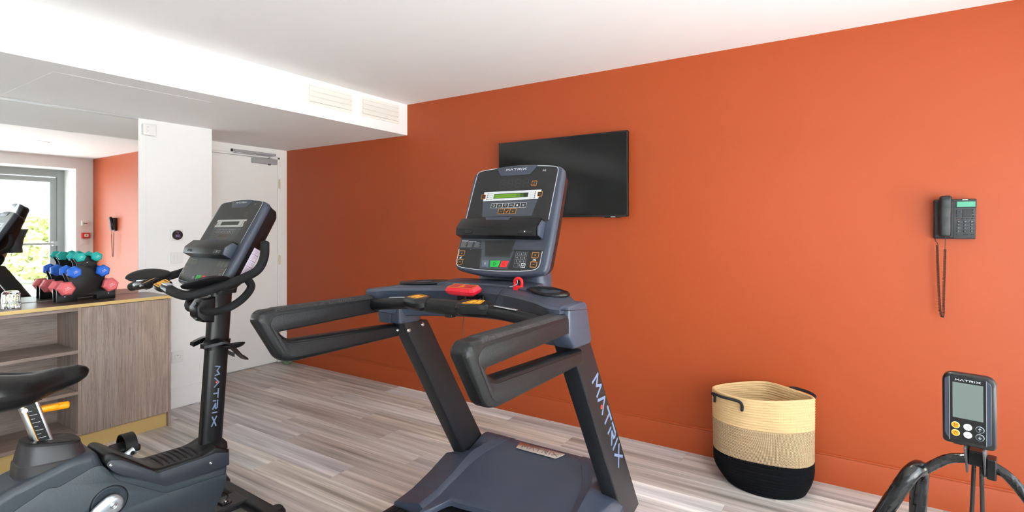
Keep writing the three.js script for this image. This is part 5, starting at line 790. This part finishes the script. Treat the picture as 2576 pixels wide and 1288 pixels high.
    const gr = part(bar, 'grip', tube([V(s * 0.165, 1.129, 0.174), V(s * 0.12, 1.135, 0.172), V(s * 0.09, 1.138, 0.169)], 0.0195, 16, 16), M.blackSatin);
    part(gr, 'sensor_plate', at(box(-0.022, 0.022, -0.004, 0.0012, -0.013, 0.013, 0.002), s * 0.125, 1.154, 0.173, 0, 0, -s * 0.1), M.alu, { label: 'steel pulse sensor plate' });
    const mtx = new THREE.Matrix4().makeTranslation(s * 0.066, 1.142, 0.166).multiply(new THREE.Matrix4().makeRotationZ(s * -0.18)).multiply(new THREE.Matrix4().makeRotationX(0.42));
    const rr = (w, d, y, e) => superRing(28, w, d, e, (a, b) => V(a, y, b)).reverse();
    const pod = part(bar, 'control_pod', loft([rr(0.022, 0.018, -0.018, 3), rr(0.03, 0.027, -0.008, 3.6), rr(0.0325, 0.031, 0.004, 4), rr(0.029, 0.028, 0.012, 4)], { crease: 0.5 }).applyMatrix4(mtx), M.blackSatin);
    part(pod, 'yellow_label', new THREE.PlaneGeometry(0.05, 0.046).rotateX(-Math.PI / 2).translate(0, 0.0128, 0).applyMatrix4(mtx), mat(0xffffff, 0.4, { map: padLabel() }), { label: 'yellow plus and minus label' });
  }
  const con = buildConsole(t, 'bike', consoleMatrix(0, 1.148, 0, 0.504));
  { // printed notice on the flank of the console
    const tex = canvasTex(96, 384, (g, w, h) => { g.fillStyle = '#d9cdd8'; g.fillRect(0, 0, w, h); g.strokeStyle = '#6c5f72'; g.lineWidth = 3; for (let k = 0; k < 4; k++) { g.strokeRect(3, 3 + k * 72, w - 6, 68); g.fillStyle = '#8f7f93'; for (let r = 0; r < 6; r++) g.fillRect(10, 14 + k * 72 + r * 9, 40 + 34 * hash(k, r), 4); } g.strokeRect(3, 300, w - 6, 80); g.fillStyle = '#4b4350'; for (let r = 0; r < 3; r++) g.fillRect(20, 318 + r * 18, 40, 8); });
    const g = new THREE.PlaneGeometry(0.034, 0.15); g.rotateY(Math.PI / 2).translate(0.2062, 0.115, -0.068);
    part(con, 'notice_label', g.applyMatrix4(consoleMatrix(0, 1.148, 0, 0.504)), mat(0xffffff, 0.5, { map: tex }), { label: 'pale printed notice' });
  }
  // seat: boot, post, saddle, lever
  const bootRing = (y, x, z0, z1, tip = 0) => superRing(40, x, (z1 - z0) / 2, 3.4, (a, b) => V(a, y - 0.014 + tip * (b / ((z1 - z0) / 2)), (z0 + z1) / 2 - 0.019 + b)).reverse();
  const boot = part(t, 'seat_boot', loft([bootRing(0.50, 0.083, 0.415, 0.63, -0.014), bootRing(0.545, 0.081, 0.42, 0.625, 0.0), bootRing(0.566, 0.081, 0.422, 0.622, 0.008), bootRing(0.57, 0.0775, 0.424, 0.618, 0.008), bootRing(0.612, 0.070, 0.437, 0.607, 0.016), bootRing(0.623, 0.066, 0.441, 0.602, 0.017), bootRing(0.626, 0.058, 0.448, 0.594, 0.016)], { crease: 0.5 }), M.bootGrey);
  part(boot, 'boot_top', loft([bootRing(0.623, 0.0665, 0.4405, 0.6025, 0.017), bootRing(0.631, 0.0655, 0.4415, 0.6015, 0.017), bootRing(0.634, 0.061, 0.446, 0.597, 0.016)], { crease: 0.5 }), M.blackPlastic);
  const sp = part(t, 'seat_post', prof([[0.492, 0.60, 0.002], [0.546, 0.60, 0.002], [0.600, 0.79, 0.002], [0.545, 0.79, 0.002]], -0.024, 0.024, 0.006, 0.002, 3), M.alu, { label: 'aluminium seat post' });
  { const q = (k, w) => [lerp(0.546, 0.600, k) - w, lerp(0.60, 0.79, k)]; const strip = (w0, w1) => prof([[...q(0.13, w0), 0], [...q(0.98, w0), 0], [...q(0.98, w1), 0], [...q(0.13, w1), 0]], 0.0238, 0.0248, 0, 0);
    part(sp, 'scale_insert', strip(0.012, 0.043), M.blackSatin); part(sp, 'orange_strip', strip(0.0105, 0.0145), M.yellow);
    const ticks = []; for (let k = 0; k < 8; k++) { const [z, y] = q(0.2 + k * 0.075, 0.016), l = k % 2 ? 0.011 : 0.021; ticks.push(box(0.0246, 0.0253, y - 0.0007, y + 0.0007, z - l, z)); } part(sp, 'scale_marks', ticks, M.letterWhite);
    part(sp, 'guide_knob', at(cyl(0.0085, 0.0085, 0.006, 20), 0.0265, 0.745, 0.578, 0, 0, Math.PI / 2), M.whitePlastic); }
  const sad = [[0.392, 0.010, 0.848, 0.834], [0.40, 0.022, 0.858, 0.818], [0.425, 0.034, 0.869, 0.802], [0.475, 0.046, 0.869, 0.787], [0.52, 0.066, 0.866, 0.776], [0.56, 0.092, 0.868, 0.762], [0.60, 0.112, 0.875, 0.757], [0.65, 0.124, 0.886, 0.757], [0.70, 0.122, 0.893, 0.765], [0.73, 0.10, 0.888, 0.785], [0.74, 0.06, 0.872, 0.81]];
  const srings = []; for (let i = 0; i <= 40; i++) { const z = lerp(0.392, 0.74, i / 40), [w, a, b] = table(sad, z), c = lerp(b, a, 0.55); srings.push(superRing(36, w, 1, 2.3, (x, v) => V(x, v > 0 ? c + v * (a - c) - 0.012 * Math.exp(-((x / 0.014) ** 2)) * sm(0.5, 0.62, z) * v : c + v * (c - b), z))); }
  const sd = part(t, 'saddle', loft(srings, { crease: 1.2, flip: false }), M.vinyl, { label: 'black padded saddle' });
  for (const s of [-1, 1]) part(sd, 'seam', tube([[0.69, 0.11], [0.64, 0.113], [0.60, 0.103], [0.57, 0.088], [0.545, 0.074]].map(([z, x], i) => V(s * (x + 0.006), 0.852 - i * 0.014 - (i > 2 ? 0.006 * (i - 2) : 0), z)), 0.0012, 24, 5), M.blackSatin);
  part(t, 'seat_lever', [tube([V(-0.012, 0.727, 0.53), V(-0.012, 0.727, 0.50), V(-0.012, 0.724, 0.452)], 0.0135, 16, 12), tube([V(0.004, 0.733, 0.528), V(0.002, 0.731, 0.485)], 0.011, 8, 12)], M.orangeLever, { label: 'orange seat lever' });
  // feet on the floor
  for (const z of [-0.20, 0.70]) { const f = part(t, z < 0 ? 'front_stabiliser' : 'rear_stabiliser', box(-0.27, 0.27, G0 + 0.02, G0 + 0.066, z - 0.036, z + 0.036, 0.018), M.blackSatin); for (const s of [-1, 1]) part(f, 'foot_cap', loft([superRing(24, 0.022, 0.042, 3, (a, b) => V(s * 0.245 + a * 1.4, G0, z + b)).reverse(), superRing(24, 0.028, 0.05, 3, (a, b) => V(s * 0.245 + a * 1.4, G0 + 0.018, z + b)).reverse(), superRing(24, 0.028, 0.05, 3, (a, b) => V(s * 0.245 + a * 1.4, G0 + 0.056, z + b)).reverse(), superRing(24, 0.02, 0.04, 3, (a, b) => V(s * 0.245 + a * 1.4, G0 + 0.075, z + b)).reverse()], { crease: 0.7 }), M.rubber); }
  part(t, 'base_beam', [box(-0.035, 0.035, 0.085, 0.125, -0.2, 0.7, 0.008), box(-0.06, 0.06, 0.115, 0.128, -0.19, 0.1, 0.006)], M.frame);
  part(t, 'front_hook', [tube([V(0.0, 0.118, -0.10), V(0.0, 0.15, -0.125), V(0.0, 0.172, -0.105), V(0, 0.17, -0.05)], 0.003, 24, 8), box(-0.02, 0.03, 0.118, 0.135, -0.13, -0.085, 0.005)], M.blackGloss); part(t, 'front_bolt', screw(0.012, 0.1355, -0.108, 'y', 0.008), M.steel);
}
// ------------------------------------------------------------------ rowing machine at the right edge (own axes: +z faces the rower)
{
  const S = 1.12, t = thing('rowing_machine', 'black tubular rowing machine with small grey monitor before the orange wall', 'rowing machine', [0.278, 0, -1.982], -0.2186);
  const my = EYE - 0.4728 * S, tilt = -0.058, MM = new THREE.Matrix4().makeTranslation(0, my, 0).multiply(new THREE.Matrix4().makeRotationX(-tilt)).multiply(new THREE.Matrix4().makeScale(S, S, S)), T = (g) => { g.applyMatrix4(MM); return g; };
  const out = [[-0.0515, -0.093, 0.012], [0.054, -0.093, 0.012], [0.0545, 0.094, 0.024], [-0.0515, 0.094, 0.024]];
  const mon = part(t, 'monitor', T(extrude(out, 0.026, 0.007, 4, 8).translate(0, 0, -0.026)), M.monitorCase, { label: 'monitor with lettering, screen and six buttons' });
  part(mon, 'monitor_back', T(extrude([[-0.046, -0.08, 0.012], [0.046, -0.08, 0.012], [0.046, 0.08, 0.012], [-0.046, 0.08, 0.012]], 0.022, 0.008, 3, 6).translate(0, 0, -0.044)), M.blackPlastic);
  part(mon, 'side_strip', T(extrude([[-0.0465, -0.068, 0.012], [-0.0375, -0.08, 0.004], [-0.0375, 0.084, 0.002], [-0.046, 0.078, 0.008]], 0.0024, 0.0008, 1)), M.slate); part(mon, 'side_strip', T(extrude([[0.0368, -0.08, 0.002], [0.0455, -0.078, 0.008], [0.0455, 0.076, 0.012], [0.0368, 0.084, 0.002]], 0.0024, 0.0008, 1)), M.slate);
  const fld = part(mon, 'face_field', T(extrude([[-0.0362, -0.082, 0.001], [0.0362, -0.082, 0.001], [0.0362, 0.085, 0.001], [-0.0362, 0.085, 0.001]], 0.0016, 0.0004, 1)), M.blackGlossy2);
  for (const x of [-0.0363, 0.036]) part(mon, 'pin_line', T(box(x - 0.0006, x + 0.0006, -0.082, 0.0845, 0.001, 0.0028)), M.pinGrey);
  part(fld, 'lettering', T(logoGeo(V(-0.0245, 0.0762, 0.0019), V(1, 0, 0), V(0, 1, 0), 0.049, 0.0042, 0.0012, 0.0005)), M.letterWhite);
  part(fld, 'lcd_screen', T(box(-0.0298, 0.0298, -0.0212, 0.0712, 0.001, 0.0022)), mat(0x65706b, 0.35), { label: 'grey screen' });
  const icon = (g, w, c, kind) => { g.strokeStyle = c; g.fillStyle = c; g.lineWidth = 6; g.beginPath(); const m = w / 2; if (kind === 0) { g.arc(m - 10, m - 12, 9, 0, 7); g.moveTo(m - 26, m + 12); g.lineTo(m - 6, m + 20); g.lineTo(m + 22, m + 6); g.moveTo(m - 14, m - 2); g.lineTo(m - 4, m + 16); g.moveTo(m + 24, m - 16); g.arc(m + 18, m - 14, 7, 0, 7); } else if (kind === 1) { g.arc(m, m + 2, 19, 0, 7); g.moveTo(m, m - 17); g.lineTo(m, m - 25); g.moveTo(m - 6, m - 25); g.lineTo(m + 6, m - 25); } else if (kind === 2) { for (const d of [-14, 0, 14]) { g.moveTo(m - 10, m + d); g.lineTo(m + 26, m + d); g.moveTo(m - 24, m + d); g.lineTo(m - 18, m + d); } } else if (kind === 3) { g.moveTo(m - 22, m); g.lineTo(m - 4, m + 14); g.lineTo(m + 24, m - 14); } else { const s = kind === 4 ? 1 : -1; g.moveTo(m, m + 24 * s); g.lineTo(m, m - 22 * s); g.moveTo(m - 18, m - 4 * s); g.lineTo(m, m - 24 * s); g.lineTo(m + 18, m - 4 * s); } g.stroke(); };
  [[-0.0242, -0.0415, 0, '#dd9208', '#4a3005', 'orange'], [-0.0243, -0.062, 1, '#dd9208', '#4a3005', 'orange'], [-0.0002, -0.0417, 2, '#d9dcda', '#4c4f50', 'white'], [-0.0003, -0.0621, 3, '#d9dcda', '#4c4f50', 'white'], [0.0234, -0.0422, 4, '#1b2126', '#d5dadc', 'black'], [0.0234, -0.0623, 5, '#1b2126', '#d5dadc', 'black']].forEach(([x, y, k, bg, fg, nm]) => {
    const b = part(fld, 'button', T(at(cyl(0.0082, 0.0088, 0.0022, 30), x, y, 0.0022, Math.PI / 2)), k < 2 ? mat(0xe7d9b8, 0.4) : k < 4 ? mat(0xe9ebea, 0.4) : mat(0xaab4b8, 0.4), { label: nm + ' round button' });
    const g = new THREE.CircleGeometry(0.0076, 28).translate(x, y, 0.0036); part(b, 'button_print', T(g), mat(0xffffff, 0.4, { map: canvasTex(96, 96, (c, w) => { c.fillStyle = bg; c.fillRect(0, 0, w, w); icon(c, w, fg, k); }) }));
  });
  part(mon, 'latch', T(box(-0.03, -0.012, -0.0975, -0.092, -0.022, -0.012, 0.001)), M.blackPlastic);
  // bracket: two slanting plates
  const plate = (x) => prof([[-0.045, -0.075, 0.004], [0.004, -0.098, 0.004], [-0.004, -0.118, 0.01], [-0.045, -0.182, 0.004], [-0.072, -0.178, 0.004], [-0.082, -0.11, 0.01]], x - 0.0022, x + 0.0022, 0.0006, 0.004, 1);
  for (const x of [-0.006, 0.03]) part(t, 'bracket_plate', T(plate(x)), M.bracket);
  part(t, 'pivot_block', T(box(-0.004, 0.028, -0.155, -0.115, -0.075, -0.035, 0.004)), M.blackGloss);
  part(t, 'bracket_bolt', T(screw(0.0322, -0.160, -0.058, 'x', 0.005)), M.steel);
  // frame tubes; k = -1 and 1 are the two sides
  const arms = [[V(-0.006, -0.145, -0.055), V(-0.045, -0.158, -0.05), V(-0.093, -0.196, -0.03)], [V(0.034, -0.145, -0.055), V(0.075, -0.168, -0.05), V(0.13, -0.235, -0.03)]];
  arms.forEach((p) => part(t, 'frame_arm', T(tube(p, 0.0125, 24, 16)), M.tubeBlack));
  part(t, 'arm_plate', T(box(0.033, 0.052, -0.182, -0.128, -0.072, -0.035, 0.003)), M.tubeBlack);
  const hoop = (s) => [V(-0.335 * s, -0.66, 0.10), V(-0.20 * s, -0.37, 0.055), V(-0.142 * s, -0.245, 0.03), V(-0.118 * s, -0.198, 0.012), V(-0.105 * s, -0.188, -0.012), V(-0.104 * s, -0.205, -0.04), V(-0.112 * s, -0.30, -0.06), V(-0.125 * s, -0.66, -0.075)];
  part(t, 'frame_hoop', T(tube(hoop(1), 0.0205, 70, 18)), M.tubeBlack, { label: 'bent black frame tube' }); part(t, 'frame_hoop', T(tube(hoop(-1).map((p) => p.add(V(0.036, -0.03, 0))), 0.0205, 70, 18)), M.tubeBlack, { label: 'bent black frame tube' });
  for (const [x, b] of [[0.008, -0.012], [0.0225, 0.004]]) { // ribbed cables
    const pts = [V(x, -0.148, -0.05), V(x + b * 0.3, -0.25, -0.05), V(x + b, -0.45, -0.052), V(x + b, -0.66, -0.055)], c = new THREE.CatmullRomCurve3(pts), n = 240, rings = [], fr = c.computeFrenetFrames(n);
    for (let i = 0; i <= n; i++) { const p = c.getPointAt(i / n), r = 0.0042 + (i % 2) * 0.0009, o = []; for (let k = 0; k < 10; k++) { const a = -k / 10 * 2 * Math.PI; o.push(p.clone().addScaledVector(fr.normals[i], Math.cos(a) * r).addScaledVector(fr.binormals[i], Math.sin(a) * r)); } rings.push(o); }
    part(t, 'cable', T(loft(rings, { crease: 1.2 })), M.cord);
  }
  // lower frame, seat rail and seat, below the picture
  const floorY = 0;
  part(t, 'front_bar', tube([V(-0.42, 0.04, 0.09), V(0, 0.05, 0.06), V(0.45, 0.04, 0.09)], 0.028, 30, 16), M.tubeBlack);
  part(t, 'flywheel_housing', at(new THREE.LatheGeometry([[0.0001, 0.06], [0.1, 0.06], [0.15, 0.04], [0.165, 0], [0.15, -0.04], [0.1, -0.06], [0.0001, -0.06]].map((p) => new THREE.Vector2(...p)), 40), 0.01, 0.20, -0.02, 0, 0, Math.PI / 2), M.blackPlastic);
  part(t, 'seat_rail', box(-0.03, 0.05, 0.16, 0.24, 0.1, 1.25, 0.01), M.alu);
  part(t, 'rear_leg', [box(-0.02, 0.04, 0.02, 0.17, 1.16, 1.21, 0.006), box(-0.18, 0.2, 0, 0.035, 1.15, 1.22, 0.012)], M.tubeBlack);
  part(t, 'sliding_seat', loft([superRing(32, 0.12, 0.09, 2.6, (a, b) => V(0.01 + a, 0.25, 0.95 + b)).reverse(), superRing(32, 0.15, 0.115, 2.6, (a, b) => V(0.01 + a, 0.275, 0.95 + b)).reverse(), superRing(32, 0.14, 0.105, 2.6, (a, b) => V(0.01 + a, 0.30, 0.95 + b)).reverse()], { crease: 0.8 }), M.vinyl);
}
renderer.render(scene, camera);
